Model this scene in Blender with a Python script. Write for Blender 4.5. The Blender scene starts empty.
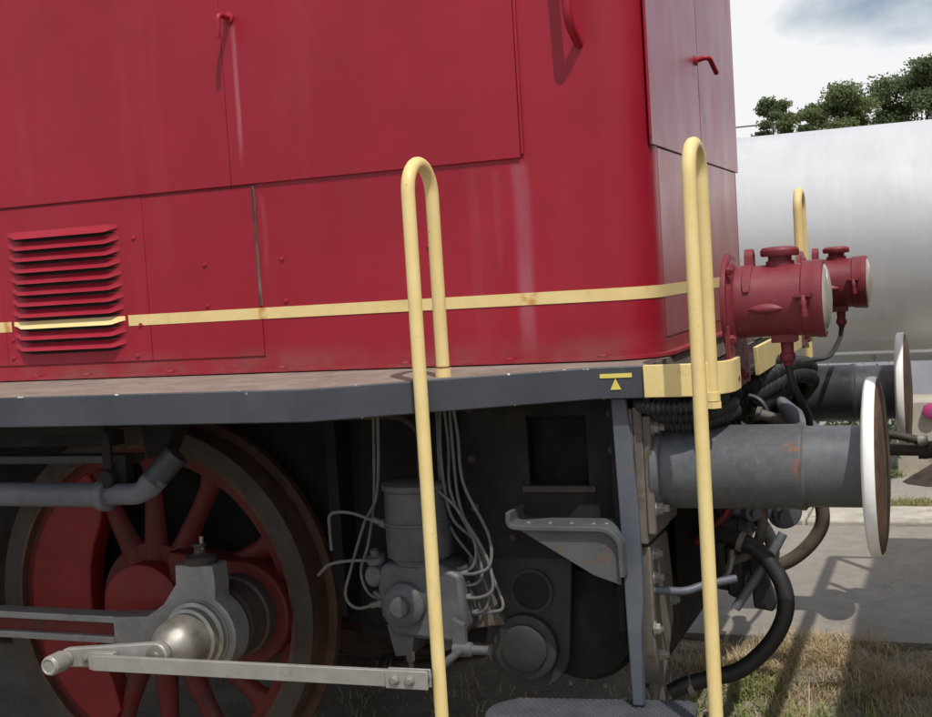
import bpy, math, random
import numpy as np
from mathutils import Vector, Matrix

# ----------------------------------------------------------------- camera, sky, sun, exposure
SC = bpy.context.scene
COL = SC.collection
random.seed(7)
RNG = np.random.default_rng(11)
rad = math.radians


def set_camera():
    yaw, pitch, roll, f = -0.3753, -0.0645, -0.0621, 1257.36
    cy, sy = math.cos(yaw), math.sin(yaw)
    fw = Vector((sy * math.cos(pitch), cy * math.cos(pitch), math.sin(pitch)))
    r = Vector((cy, -sy, 0))
    u = r.cross(fw)
    r2 = r * math.cos(roll) + u * math.sin(roll)
    u2 = -r * math.sin(roll) + u * math.cos(roll)
    cam = bpy.data.cameras.new('camera')
    cam.sensor_fit = 'HORIZONTAL'
    cam.sensor_width = 36
    cam.lens = f * 36 / 932
    cam.clip_start = .05
    cam.clip_end = 2000
    o = bpy.data.objects.new('camera', cam)
    m = Matrix(((r2.x, u2.x, -fw.x, .21), (r2.y, u2.y, -fw.y, -4.1484), (r2.z, u2.z, -fw.z, 1.5855), (0, 0, 0, 1)))
    o.matrix_world = m
    COL.objects.link(o)
    SC.camera = o


set_camera()

SUN_DIR = Vector((.30, -.396, .868)).normalized()
SUN_ELEV = math.asin(SUN_DIR.z)
SUN_AZ = math.atan2(SUN_DIR.x, SUN_DIR.y)          # clockwise from +Y


def set_sky():
    w = bpy.data.worlds.new('World')
    SC.world = w
    w.use_nodes = True
    nt = w.node_tree
    n = nt.nodes
    n.clear()
    L = nt.links.new
    out = n.new('ShaderNodeOutputWorld')
    bg = n.new('ShaderNodeBackground')
    bg.inputs['Strength'].default_value = .096
    sky = n.new('ShaderNodeTexSky')
    sky.sky_type = 'NISHITA'
    sky.sun_disc = False
    sky.sun_elevation = SUN_ELEV
    sky.sun_rotation = SUN_AZ
    sky.air_density = 1.0
    sky.dust_density = 2.0
    tc = n.new('ShaderNodeTexCoord')
    mp = n.new('ShaderNodeMapping')
    mp.inputs['Scale'].default_value = (1, 1, 2.2)
    mp.inputs['Location'].default_value = (2.2, 9.4, 3.1)
    nz = n.new('ShaderNodeTexNoise')
    nz.inputs['Scale'].default_value = 3.2
    nz.inputs['Detail'].default_value = 7
    nz.inputs['Roughness'].default_value = .5
    nz.inputs['Distortion'].default_value = .3
    rp = n.new('ShaderNodeValToRGB')
    rp.color_ramp.elements[0].position = .36
    rp.color_ramp.elements[0].color = (0, 0, 0, 1)
    rp.color_ramp.elements[1].position = .50
    rp.color_ramp.elements[1].color = (1, 1, 1, 1)
    # cloud tone: white tops, blue-grey undersides by a second noise
    nz2 = n.new('ShaderNodeTexNoise')
    nz2.inputs['Scale'].default_value = 2.1
    nz2.inputs['Detail'].default_value = 4
    rp2 = n.new('ShaderNodeValToRGB')
    rp2.color_ramp.elements[0].position = .38
    rp2.color_ramp.elements[0].color = (6.0, 6.9, 8.6, 1)
    rp2.color_ramp.elements[1].position = .56
    rp2.color_ramp.elements[1].color = (9.5, 9.65, 9.8, 1)
    mx = n.new('ShaderNodeMix')
    mx.data_type = 'RGBA'
    L(tc.outputs['Generated'], mp.inputs['Vector'])
    L(mp.outputs['Vector'], nz.inputs['Vector'])
    L(mp.outputs['Vector'], nz2.inputs['Vector'])
    L(nz.outputs['Fac'], rp.inputs['Fac'])
    L(nz2.outputs['Fac'], rp2.inputs['Fac'])
    L(rp.outputs['Color'], mx.inputs['Factor'])
    L(sky.outputs['Color'], mx.inputs['A'])
    L(rp2.outputs['Color'], mx.inputs['B'])
    L(mx.outputs['Result'], bg.inputs['Color'])
    L(bg.outputs['Background'], out.inputs['Surface'])


set_sky()
sd = bpy.data.lights.new('sun', 'SUN')
sd.energy = 3.5
sd.angle = rad(.6)
sd.color = (1, .95, .87)
so = bpy.data.objects.new('sun', sd)
so.rotation_euler = SUN_DIR.to_track_quat('Z', 'Y').to_euler()
so.location = (4, -8, 12)
COL.objects.link(so)
SC.view_settings.view_transform = 'Standard'
SC.view_settings.look = 'None'
SC.view_settings.exposure = 0.0
SC.view_settings.gamma = 1
SC.render.filter_size = 2.3


# ----------------------------------------------------------------- materials
class NT:
    """small helper round a material's node tree"""

    def __init__(self, name):
        self.m = bpy.data.materials.new(name)
        self.m.use_nodes = True
        self.t = self.m.node_tree
        self.b = self.t.nodes['Principled BSDF']
        self.pos = self.new('ShaderNodeNewGeometry').outputs['Position']
        self._sep = None

    def new(self, kind, **kw):
        nd = self.t.nodes.new(kind)
        for k, v in kw.items():
            setattr(nd, k, v)
        return nd

    def link(self, a, b):
        self.t.links.new(a, b)

    def put(self, sock, v):
        if hasattr(v, 'links') or isinstance(v, bpy.types.NodeSocket):
            self.link(v, sock)
        else:
            sock.default_value = v

    def sep(self):
        if self._sep is None:
            s = self.new('ShaderNodeSeparateXYZ')
            self.link(self.pos, s.inputs[0])
            self._sep = s.outputs
        return self._sep

    def math(self, op, a, b=0., c=None):
        nd = self.new('ShaderNodeMath', operation=op)
        self.put(nd.inputs[0], a)
        self.put(nd.inputs[1], b)
        if c is not None:
            self.put(nd.inputs[2], c)
        return nd.outputs[0]

    def ramp(self, v, lo, hi, a=0., b=1., smooth=True):
        nd = self.new('ShaderNodeMapRange')
        nd.interpolation_type = 'SMOOTHSTEP' if smooth else 'LINEAR'
        self.put(nd.inputs['Value'], v)
        nd.inputs['From Min'].default_value = lo
        nd.inputs['From Max'].default_value = hi
        nd.inputs['To Min'].default_value = a
        nd.inputs['To Max'].default_value = b
        return nd.outputs[0]

    def noise(self, scale, detail=4, rough=.55, stretch=(1, 1, 1), loc=(0, 0, 0), dist=0):
        mp = self.new('ShaderNodeMapping')
        mp.inputs['Scale'].default_value = stretch
        mp.inputs['Location'].default_value = loc
        self.link(self.pos, mp.inputs[0])
        nd = self.new('ShaderNodeTexNoise')
        nd.inputs['Scale'].default_value = scale
        nd.inputs['Detail'].default_value = detail
        nd.inputs['Roughness'].default_value = rough
        nd.inputs['Distortion'].default_value = dist
        self.link(mp.outputs[0], nd.inputs['Vector'])
        return nd.outputs['Fac']

    def mix(self, fac, a, b):
        nd = self.new('ShaderNodeMix', data_type='RGBA')
        self.put(nd.inputs['Factor'], fac)
        for s, v in (('A', a), ('B', b)):
            if isinstance(v, tuple):
                v = (*v, 1) if len(v) == 3 else v
            self.put(nd.inputs[s], v)
        return nd.outputs['Result']

    def bump(self, h, strength=.3, dist=.005):
        nd = self.new('ShaderNodeBump')
        nd.inputs['Strength'].default_value = strength
        nd.inputs['Distance'].default_value = dist
        self.put(nd.inputs['Height'], h)
        self.link(nd.outputs[0], self.b.inputs['Normal'])

    def done(self, color=None, rough=None, metal=0., spec=.5):
        if color is not None:
            if isinstance(color, tuple):
                color = (*color, 1)
            self.put(self.b.inputs['Base Color'], color)
        if rough is not None:
            self.put(self.b.inputs['Roughness'], rough)
        self.put(self.b.inputs['Metallic'], metal)
        self.b.inputs['Specular IOR Level'].default_value = spec
        return self.m


def worn(name, c1, c2, rough=.5, metal=0., dirt=None, dirt_lo=.55, dirt_hi=.72, scale=6, bump=.15, bscale=60, spec=.5,
         stretch=(1, 1, 1), fine=None):
    """two-tone noise colour with a blotchy dirt or rust colour on top"""
    k = NT(name)
    c = k.mix(k.ramp(k.noise(scale, 5, .6, stretch), .35, .68), c1, c2)
    if dirt:
        c = k.mix(k.ramp(k.noise(scale * 1.7, 6, .65, stretch, (3, 1, 7)), dirt_lo, dirt_hi), c, dirt)
    if fine:
        c = k.mix(k.ramp(k.noise(scale * 9, 3, .6, (1, 1, 1), (5, 2, 1)), .4, .75, 0, .6), c, fine)
    r = k.ramp(k.noise(scale * 2, 4, .6, (1, 1, 1), (9, 9, 2)), .3, .7, max(.05, rough - .08), min(1, rough + .12))
    k.bump(k.noise(bscale, 4, .6), bump, .004)
    return k.done(c, r, metal, spec)


def red_paint(name='red_paint', sky_sheen=0.):
    k = NT(name)
    x, y, z = k.sep()[0], k.sep()[1], k.sep()[2]
    c = k.mix(k.ramp(k.noise(1.6, 5, .6), .3, .7), (.265, .0075, .0205), (.32, .012, .0285))
    # faint vertical weathering, chalky where the paint has faded
    st = k.noise(5.5, 5, .65, (1, 1, .10), (2, 4, 0))
    c = k.mix(k.ramp(st, .50, .80, 0, .16), c, (.40, .075, .10))
    c = k.mix(k.ramp(k.noise(26, 5, .7, (1, 1, .05), (8, 1, 3)), .55, .85, 0, .22), c, (.15, .010, .018))
    blot = k.noise(3.2, 6, .62, (1, 1, 1), (1, 7, 5))
    c = k.mix(k.ramp(blot, .56, .74, 0, .35), c, (.22, .016, .027))

    def streak(c, x0, w, z0, z1, col, amt, drift=0.):
        wob = k.math('MULTIPLY', k.math('SUBTRACT', k.noise(4, 2, .5, (.1, .1, 1)), .5), .02)
        xx = k.math('ADD', k.math('SUBTRACT', x, x0), wob)
        if drift:
            xx = k.math('ADD', xx, k.math('MULTIPLY', k.math('SUBTRACT', z0, z), drift))
        g = k.ramp(k.math('ABSOLUTE', xx), w, w * .25)
        up = k.ramp(z, z0, z0 - .02)
        dn = k.ramp(z, z1, z1 + .35 * (z0 - z1))
        nn = k.ramp(k.noise(18, 4, .6, (1, 1, .12), (4, 4, 4)), .3, .6, .45, 1)
        side = k.math('LESS_THAN', y, -.7)
        fac = k.math('MULTIPLY', k.math('MULTIPLY', g, up), k.math('MULTIPLY', k.math('MULTIPLY', dn, nn), side))
        return k.mix(k.math('MULTIPLY', fac, amt), c, col)

    c = streak(c, -.912, .034, 1.90, 1.30, (.40, .19, .25), .46)
    c = streak(c, -1.055, .024, 1.90, 1.36, (.36, .12, .15), .13)
    c = streak(c, -.985, .016, 1.89, 1.55, (.36, .14, .18), .12)
    c = streak(c, -1.790, .011, 2.39, 1.93, (.42, .15, .18), .55)
    c = streak(c, -1.735, .012, 1.88, 1.60, (.36, .11, .14), .2)
    if sky_sheen:         # pale sky reflection on the end face, mixed into its colour
        c = k.mix(k.ramp(k.noise(5, 5, .65, (1, 1, .25), (6, 6, 1)), .2, .8, sky_sheen * .6, sky_sheen), c, (.34, .17, .20))
    # road dust gathered near the foot
    d = k.math('MULTIPLY', k.ramp(z, 1.43, 1.345), k.ramp(k.noise(9, 5, .6), .35, .7, .1, .65))
    c = k.mix(d, c, (.24, .085, .075))
    specks = k.ramp(k.noise(95, 2, .5), .745, .78)
    c = k.mix(k.math('MULTIPLY', specks, .5), c, (.05, .012, .012))
    r = k.ramp(k.noise(7, 5, .6, (1, 1, .5), (3, 3, 3)), .3, .7, .36, .50)
    k.b.inputs['Coat Weight'].default_value = .5 if sky_sheen else .10
    k.b.inputs['Coat Roughness'].default_value = .32
    h = k.math('ADD', k.noise(2.6, 2, .5), k.math('MULTIPLY', k.noise(160, 2, .5), .015))
    k.bump(h, .35, .010)
    return k.done(c, r, 0, .5 if sky_sheen else .34)


def yellow_paint():
    k = NT('yellow_paint')
    x, z = k.sep()[0], k.sep()[2]
    c = k.mix(k.ramp(k.noise(9, 5, .6), .3, .7), (.72, .555, .235), (.77, .62, .29))
    c = k.mix(k.ramp(k.noise(30, 5, .65), .60, .76, 0, .55), c, (.56, .42, .19))
    for x0, w in ((-.905, .035), (-1.762, .022), (-2.735, .02)):     # rust runs on the waist stripe
        g = k.ramp(k.math('ABSOLUTE', k.math('SUBTRACT', x, x0)), w, w * .2)
        g = k.math('MULTIPLY', g, k.math('MULTIPLY', k.math('GREATER_THAN', z, 1.45), k.math('LESS_THAN', z, 1.6)))
        g = k.math('MULTIPLY', g, k.ramp(k.noise(40, 3), .35, .62))
        c = k.mix(k.math('MULTIPLY', g, .8), c, (.50, .22, .035))
    c = k.mix(k.ramp(k.noise(75, 3, .6, (1, 1, 1), (2, 8, 3)), .715, .75, 0, .7), c, (.20, .10, .045))
    c = k.mix(k.ramp(k.noise(13, 5, .7, (1, 1, .5), (7, 1, 1)), .56, .74, 0, .35), c, (.46, .36, .20))
    k.bump(k.noise(90, 3), .12, .003)
    return k.done(c, .48, 0, .45)


def valance_paint():
    k = NT('slate_edge_paint')
    z, x = k.sep()[2], k.sep()[0]
    c = k.mix(k.ramp(k.noise(4, 5, .6), .3, .7), (.034, .040, .050), (.052, .059, .071))
    c = k.mix(k.ramp(k.noise(12, 5, .65, (1, 1, .4)), .58, .78, 0, .6), c, (.085, .082, .080))
    chip = k.math('ADD', k.ramp(z, 1.318, 1.337, 0, .20, False), k.noise(32, 4, .6, (1, 1, 1.4)))
    c = k.mix(k.ramp(chip, .825, .84), c, (.72, .70, .66))
    scr = k.ramp(k.noise(70, 3, .6), .755, .77)
    c = k.mix(scr, c, (.5, .49, .47))
    lowchip = k.math('ADD', k.ramp(z, 1.262, 1.252, 0, .16, False), k.noise(24, 3, .6, (1, 1, 1), (4, 1, 9)))
    c = k.mix(k.ramp(lowchip, .80, .82), c, (.66, .64, .6))
    k.bump(k.noise(50, 4), .15, .003)
    return k.done(c, .5, 0, .5)


def asphalt():
    k = NT('asphalt')
    c = k.mix(k.ramp(k.noise(1.2, 6, .6), .3, .7), (.255, .228, .195), (.32, .29, .25))
    c = k.mix(k.ramp(k.noise(160, 3, .7), .35, .7), c, (.21, .19, .17))
    c = k.mix(k.ramp(k.noise(300, 2, .6), .66, .76, 0, .7), c, (.36, .34, .31))
    c = k.mix(k.ramp(k.noise(3.0, 6, .7, (1, .6, 1), (7, 3, 0)), .60, .72, 0, .5), c, (.165, .15, .135))
    c = k.mix(k.ramp(k.noise(9, 6, .7, (1, 1, 1), (1, 9, 4)), .42, .62, 0, .5), c, (.185, .168, .15))
    vor = k.new('ShaderNodeTexVoronoi', feature='DISTANCE_TO_EDGE')
    vor.inputs['Scale'].default_value = 1.15
    mpv = k.new('ShaderNodeVectorMath', operation='ADD')
    nzv = k.new('ShaderNodeTexNoise')
    nzv.inputs['Scale'].default_value = 3.5
    nzv.inputs['Detail'].default_value = 5
    k.link(k.pos, nzv.inputs['Vector'])
    k.link(k.pos, mpv.inputs[0])
    k.link(nzv.outputs['Color'], mpv.inputs[1])
    k.link(mpv.outputs[0], vor.inputs['Vector'])
    ck = k.math('MULTIPLY', k.ramp(vor.outputs['Distance'], .012, .003), k.ramp(k.noise(1.7, 3, .5, (1, 1, 1), (4, 4, 4)), .48, .60))
    c = k.mix(k.math('MULTIPLY', ck, .3), c, (.07, .062, .055))
    k.bump(k.noise(180, 4, .7), .5, .006)
    return k.done(c, .9, 0, .3)


def soil(name, a, b, speck):
    k = NT(name)
    c = k.mix(k.ramp(k.noise(3.5, 6, .65), .3, .7), a, b)
    c = k.mix(k.ramp(k.noise(70, 4, .7), .52, .70), c, speck)
    k.bump(k.noise(60, 5, .7), .7, .02)
    return k.done(c, .95, 0, .2)


def leafy(name, cols, trans=.25):
    k = NT(name)
    oi = k.new('ShaderNodeNewGeometry')
    rp = k.new('ShaderNodeValToRGB')
    e = rp.color_ramp.elements
    e[0].color = (*cols[0], 1)
    e[1].color = (*cols[-1], 1)
    for i, cc in enumerate(cols[1:-1]):
        q = e.new((i + 1) / (len(cols) - 1))
        q.color = (*cc, 1)
    k.link(oi.outputs['Random Per Island'], rp.inputs['Fac'])
    k.done(rp.outputs['Color'], .6, 0, .25)
    tr = k.new('ShaderNodeBsdfTranslucent')
    k.link(rp.outputs['Color'], tr.inputs['Color'])
    mx = k.new('ShaderNodeMixShader')
    mx.inputs[0].default_value = trans
    k.link(k.b.outputs[0], mx.inputs[1])
    k.link(tr.outputs[0], mx.inputs[2])
    out = [q for q in k.t.nodes if q.type == 'OUTPUT_MATERIAL'][0]
    k.link(mx.outputs[0], out.inputs['Surface'])
    return k.m


def tank_paint():
    k = NT('tank_silver_paint')
    c = k.mix(k.ramp(k.noise(1.1, 5, .6, (1, 1, .5)), .3, .7), (.565, .575, .59), (.63, .64, .65))
    c = k.mix(k.ramp(k.noise(6, 5, .65, (1, 1, .12), (4, 2, 1)), .52, .8, 0, .35), c, (.44, .44, .45))
    c = k.mix(k.ramp(k.noise(14, 4, .6, (1, .12, .12), (7, 2, 5)), .45, .75, 0, .30), c, (.70, .70, .71))
    r = k.ramp(k.noise(3, 4), .3, .7, .36, .50)
    k.bump(k.noise(3, 2), .15, .02)
    return k.done(c, r, .28, .5)


M = {}
M['red'] = red_paint()
M['redend_sheen'] = red_paint('red_paint_sky_sheen', .30)  # end-face red, with the sky's pale sheen put into the colour
M['yellow'] = yellow_paint()
M['valance'] = valance_paint()
M['redwheel'] = worn('red_wheel_paint', (.095, .013, .013), (.125, .016, .015), .55, 0, (.055, .028, .024), .50, .72, 5, .2, 70, spec=.3)
M['redweight'] = worn('red_weight_paint', (.185, .012, .012), (.225, .016, .015), .5, 0, (.11, .022, .020), .54, .74, 5, .2, 70, spec=.35)
M['redlamp'] = worn('red_lamp_paint', (.165, .022, .031), (.205, .030, .040), .45, 0, (.13, .060, .060), .62, .78, 12, .12, 80, spec=.4)
M['deck'] = worn('deck_brown_dust', (.20, .155, .13), (.25, .20, .17), .85, 0, (.15, .11, .09), .5, .7, 8, .4, 120)
M['grey'] = worn('grey_frame_paint', (.070, .080, .100), (.095, .107, .128), .5, 0, (.13, .115, .095), .57, .74, 6, .2, 60)
M['barrel'] = worn('buffer_grey_paint', (.078, .086, .096), (.100, .108, .117), .44, 0, (.145, .145, .138), .54, .80, 5, .2, 50,
                   fine=(.125, .13, .135))
def rust_patch(m):
    k = NT('tmp')
    bpy.data.materials.remove(k.m)
    k.m, k.t, k._sep = m, m.node_tree, None
    k.b = k.t.nodes['Principled BSDF']
    k.pos = k.new('ShaderNodeNewGeometry').outputs['Position']
    old = k.b.inputs['Base Color'].links[0].from_socket
    x, z = k.sep()[0], k.sep()[2]
    g = k.ramp(k.math('ABSOLUTE', k.math('ADD', x, .190)), .035, .004)
    h = k.ramp(k.math('ABSOLUTE', k.math('SUBTRACT', z, 1.085)), .055, .01)
    f = k.math('MULTIPLY', k.math('MULTIPLY', g, h), k.ramp(k.noise(38, 4, .6), .46, .60))
    c = k.mix(f, old, (.26, .095, .04))
    e = k.ramp(k.math('ABSOLUTE', k.math('ADD', x, .170)), .006, .001)
    e = k.math('MULTIPLY', e, k.ramp(k.noise(22, 4, .6), .40, .62))
    c = k.mix(k.math('MULTIPLY', e, .8), c, (.10, .050, .030))
    sc = k.ramp(k.noise(30, 5, .7, (1, .5, .35), (5, 5, 1)), .62, .74, 0, .55)
    c = k.mix(sc, c, (.21, .215, .21))
    k.link(c, k.b.inputs['Base Color'])


rust_patch(M['barrel'])
M['barrel_dark'] = worn('buffer_dark_paint', (.035, .038, .045), (.055, .058, .065), .45, 0, (.09, .088, .085), .58, .78, 8, .2, 50)
M['pipe'] = worn('pipe_grey_paint', (.10, .108, .125), (.135, .143, .165), .5, 0, (.085, .078, .072), .56, .72, 9, .2, 70)
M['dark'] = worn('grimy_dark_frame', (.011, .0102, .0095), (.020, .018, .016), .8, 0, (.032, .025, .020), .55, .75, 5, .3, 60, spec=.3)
M['darkbrown'] = worn('oily_brown_steel', (.045, .035, .028), (.070, .052, .042), .6, .2, (.025, .02, .018), .5, .7, 8, .3, 60)
M['tyre'] = worn('tyre_side_steel', (.043, .035, .028), (.058, .047, .038), .65, .15, (.042, .028, .022), .5, .72, 7, .2, 60)
M['tread'] = worn('rusty_tread', (.075, .040, .028), (.115, .062, .042), .7, .2, (.05, .03, .024), .5, .7, 12, .3, 80)
M['steel'] = worn('bright_rod_steel', (.30, .288, .268), (.355, .343, .322), .48, .35, (.22, .20, .175), .56, .76, 14, .1, 90)
M['chrome'] = worn('polished_cap_steel', (.29, .272, .24), (.35, .33, .295), .46, .75, (.24, .205, .165), .58, .78, 12, .06, 60)
M['dullsteel'] = worn('dull_rod_end_steel', (.23, .225, .22), (.30, .295, .29), .48, .45, (.13, .11, .095), .55, .75, 12, .15, 80)
M['alloy'] = worn('lubricator_grey', (.075, .078, .083), (.105, .107, .110), .52, .15, (.070, .052, .040), .54, .74, 12, .35, 50)
M['copper'] = worn('painted_oil_pipe', (.115, .117, .118), (.155, .155, .152), .55, .15, (.14, .12, .10), .55, .75, 20, .1, 90)
M['white'] = worn('white_rim_paint', (.78, .78, .76), (.84, .84, .82), .5, 0, (.50, .47, .42), .60, .80, 10, .2, 60)
M['headface'] = worn('rusty_buffer_face', (.115, .066, .045), (.165, .098, .068), .65, .2, (.075, .052, .042), .48, .68, 11, .25, 60)
M['bracket'] = worn('bracket_grey_rusting', (.062, .067, .074), (.084, .089, .096), .6, 0, (.13, .075, .045), .56, .74, 9, .25, 60)
M['rubber'] = worn('black_rubber', (.012, .012, .013), (.022, .022, .022), .5, 0, (.035, .032, .03), .55, .75, 10, .15, 90)
M['bolt'] = worn('bolt_steel', (.20, .19, .175), (.27, .255, .235), .55, .3, (.14, .10, .07), .5, .72, 25, .2, 90)
M['brownplate'] = worn('brown_dusty_plate', (.105, .092, .080), (.15, .13, .11), .7, 0, (.085, .055, .035), .5, .7, 8, .3, 60)
M['hosebrown'] = worn('brown_dusty_hose', (.085, .070, .055), (.125, .10, .08), .8, 0, (.06, .05, .04), .5, .7, 12, .3, 90)
M['glass'] = worn('lamp_glass_reflector', (.36, .335, .27), (.45, .42, .345), .14, 0, (.28, .25, .19), .55, .75, 14, .02, 40, spec=.8)
M['rust'] = worn('rust_orange', (.24, .095, .035), (.36, .17, .07), .85, 0, (.12, .06, .035), .45, .65, 20, .5, 90)
M['sealant'] = worn('rusty_seam_strip', (.13, .060, .050), (.30, .225, .19), .8, 0, (.07, .025, .018), .42, .6, 26, .5, 90,
                    stretch=(1, 1, .12))
M['tread_grip'] = worn('step_grip_grey', (.048, .053, .062), (.072, .078, .088), .6, 0, (.05, .046, .042), .55, .75, 9, .2, 60)
M['redvalve'] = worn('red_valve_paint', (.13, .014, .014), (.17, .02, .02), .5, 0, (.05, .02, .02), .55, .75, 14)
M['asphalt'] = asphalt()
M['soil'] = soil('track_soil', (.18, .15, .115), (.27, .23, .18), (.38, .335, .27))
M['gravel_bed'] = soil('gravel_bed', (.28, .262, .238), (.36, .338, .31), (.46, .44, .41))
M['kerb'] = worn('pale_kerb_concrete', (.36, .33, .28), (.46, .43, .37), .9, 0, (.25, .225, .18), .52, .72, 5, .5, 60)
M['concrete'] = worn('beige_plinth_concrete', (.42, .385, .31), (.50, .46, .38), .9, 0, (.30, .27, .215), .52, .74, 4, .4, 60)
M['skirt'] = worn('pale_wall_paint', (.44, .435, .50), (.50, .495, .56), .75, 0, (.38, .375, .42), .55, .8, 3, .2, 40)
M['tank'] = tank_paint()
M['stone'] = worn('pale_stone', (.30, .28, .24), (.48, .45, .40), .9, 0, None, scale=30)
M['rail'] = worn('rail_rust', (.09, .055, .04), (.14, .085, .06), .7, .3, None)
M['timber'] = worn('sleeper_timber', (.06, .045, .034), (.10, .078, .06), .9, 0, None, stretch=(.2, 1, 1))
M['bark'] = worn('tree_bark', (.07, .055, .042), (.11, .09, .07), .95, 0, None, scale=8, bump=.6, bscale=25)
M['wagon'] = worn('wagon_grey', (.15, .145, .14), (.20, .195, .19), .6, 0, (.12, .08, .06), .55, .72)
M['magenta'] = worn('magenta_plastic', (.40, .045, .17), (.44, .055, .20), .45, 0, None)
M['cable'] = worn('black_cable', (.02, .02, .02), (.03, .03, .03), .6, 0, None)
M['drygrass'] = leafy('dry_grass_blades', [(.46, .355, .195), (.56, .45, .28), (.37, .275, .145), (.62, .52, .35), (.43, .35, .19)], .3)
M['greengrass'] = leafy('green_grass_blades', [(.15, .22, .055), (.24, .31, .09), (.33, .35, .12), (.13, .19, .05)], .25)
M['leafdark'] = leafy('dark_leaves', [(.095, .130, .058), (.145, .19, .085), (.19, .23, .115), (.12, .155, .068)], .5)
M['leafpale'] = leafy('pale_leaves', [(.13, .175, .072), (.19, .235, .10), (.235, .275, .13), (.155, .20, .082)], .5)
M['vergegrass'] = leafy('verge_grass_blades', [(.20, .22, .085), (.30, .29, .13), (.36, .31, .15), (.22, .21, .09)], .25)
M['shrub'] = leafy('shrub_leaves', [(.05, .09, .035), (.09, .14, .06), (.12, .17, .09)], .25)


# ----------------------------------------------------------------- mesh building
class MB:
    def __init__(self):
        self.v, self.f = [], []

    def add(self, vs, fs):
        n = len(self.v)
        self.v += [tuple(p) for p in vs]
        self.f += [tuple(i + n for i in q) for q in fs]
        return self

    def box(self, x0, x1, y0, y1, z0, z1):
        vs = [(x, y, z) for x in (x0, x1) for y in (y0, y1) for z in (z0, z1)]
        return self.add(vs, [(0, 1, 3, 2), (4, 6, 7, 5), (0, 4, 5, 1), (2, 3, 7, 6), (0, 2, 6, 4), (1, 5, 7, 3)])

    def prism(self, pts, ax, a, b):
        """polygon in the plane across axis ax, from a to b along it; ax 'y' takes (x,z), 'x' (y,z), 'z' (x,y)"""
        def p3(p, t):
            return {'x': (t, p[0], p[1]), 'y': (p[0], t, p[1]), 'z': (p[0], p[1], t)}[ax]
        n = len(pts)
        vs = [p3(p, a) for p in pts] + [p3(p, b) for p in pts]
        fs = [tuple(range(n)), tuple(range(2 * n - 1, n - 1, -1))]
        fs += [(i, i + n, (i + 1) % n + n, (i + 1) % n) for i in range(n)]
        return self.add(vs, fs)

    def tube(self, path, r, n=12, caps=True, closed=False):
        P = [Vector(p) for p in path]
        m = len(P)
        rs = r if hasattr(r, '__len__') else [r] * m
        T = []
        for i in range(m):
            if closed:
                t = P[(i + 1) % m] - P[i - 1]
            else:
                t = P[min(i + 1, m - 1)] - P[max(i - 1, 0)]
            T.append(t.normalized())
        u = T[0].orthogonal().normalized()
        vs = []
        for i in range(m):
            u = (u - T[i] * u.dot(T[i])).normalized()
            w = T[i].cross(u)
            for j in range(n):
                a = 2 * math.pi * j / n
                vs.append(P[i] + (u * math.cos(a) + w * math.sin(a)) * rs[i])
        fs = []
        for i in range(m if closed else m - 1):
            k = (i + 1) % m
            for j in range(n):
                fs.append((i * n + j, i * n + (j + 1) % n, k * n + (j + 1) % n, k * n + j))
        if caps and not closed:
            fs += [tuple(range(n - 1, -1, -1)), tuple(range((m - 1) * n, m * n))]
        return self.add(vs, fs)

    def lathe(self, prof, o, d, n=32):
        """prof: (distance along d, radius) pairs; r==0 ends close to a point"""
        o, d = Vector(o), Vector(d).normalized()
        u = d.orthogonal().normalized()
        w = d.cross(u)
        vs, rows = [], []
        for t, r in prof:
            if r < 1e-6:
                rows.append([len(vs)])
                vs.append(o + d * t)
            else:
                rows.append(list(range(len(vs), len(vs) + n)))
                vs += [o + d * t + (u * math.cos(2 * math.pi * j / n) + w * math.sin(2 * math.pi * j / n)) * r for j in range(n)]
        fs = []
        for a, b in zip(rows, rows[1:]):
            for j in range(n):
                k = (j + 1) % n
                if len(a) == 1 and len(b) == 1:
                    continue
                if len(a) == 1:
                    fs.append((a[0], b[k], b[j]))
                elif len(b) == 1:
                    fs.append((a[j], a[k], b[0]))
                else:
                    fs.append((a[j], a[k], b[k], b[j]))
        for row, rev in ((rows[0], True), (rows[-1], False)):
            if len(row) > 1:
                fs.append(tuple(reversed(row)) if rev else tuple(row))
        return self.add(vs, fs)

    def ring(self, r0, r1, t0, t1, o, d, n=48):
        """an annulus: hole of radius r0 in a disc of radius r1"""
        o, d = Vector(o), Vector(d).normalized()
        u = d.orthogonal().normalized()
        w = d.cross(u)
        vs = []
        for j in range(n):
            e = u * math.cos(2 * math.pi * j / n) + w * math.sin(2 * math.pi * j / n)
            vs += [o + d * t0 + e * r0, o + d * t0 + e * r1, o + d * t1 + e * r1, o + d * t1 + e * r0]
        fs = []
        for j in range(n):
            k = (j + 1) % n
            for q in range(4):
                s = (q + 1) % 4
                fs.append((j * 4 + q, j * 4 + s, k * 4 + s, k * 4 + q))
        return self.add(vs, fs)


WLOC = {}


def link_mesh(name, mesh, mat, loc, parent=None, kind=None, label=None):
    o = bpy.data.objects.new(name, mesh)
    COL.objects.link(o)
    if mat is not None and not mesh.materials:
        mesh.materials.append(mat)
    WLOC[o.name] = Vector(loc)
    if parent is not None:
        o.parent = parent
        o.location = Vector(loc) - WLOC[parent.name]
    else:
        o.location = loc
    if kind:
        o['kind'] = kind
    if label:
        o['label'] = label
    return o


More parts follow.
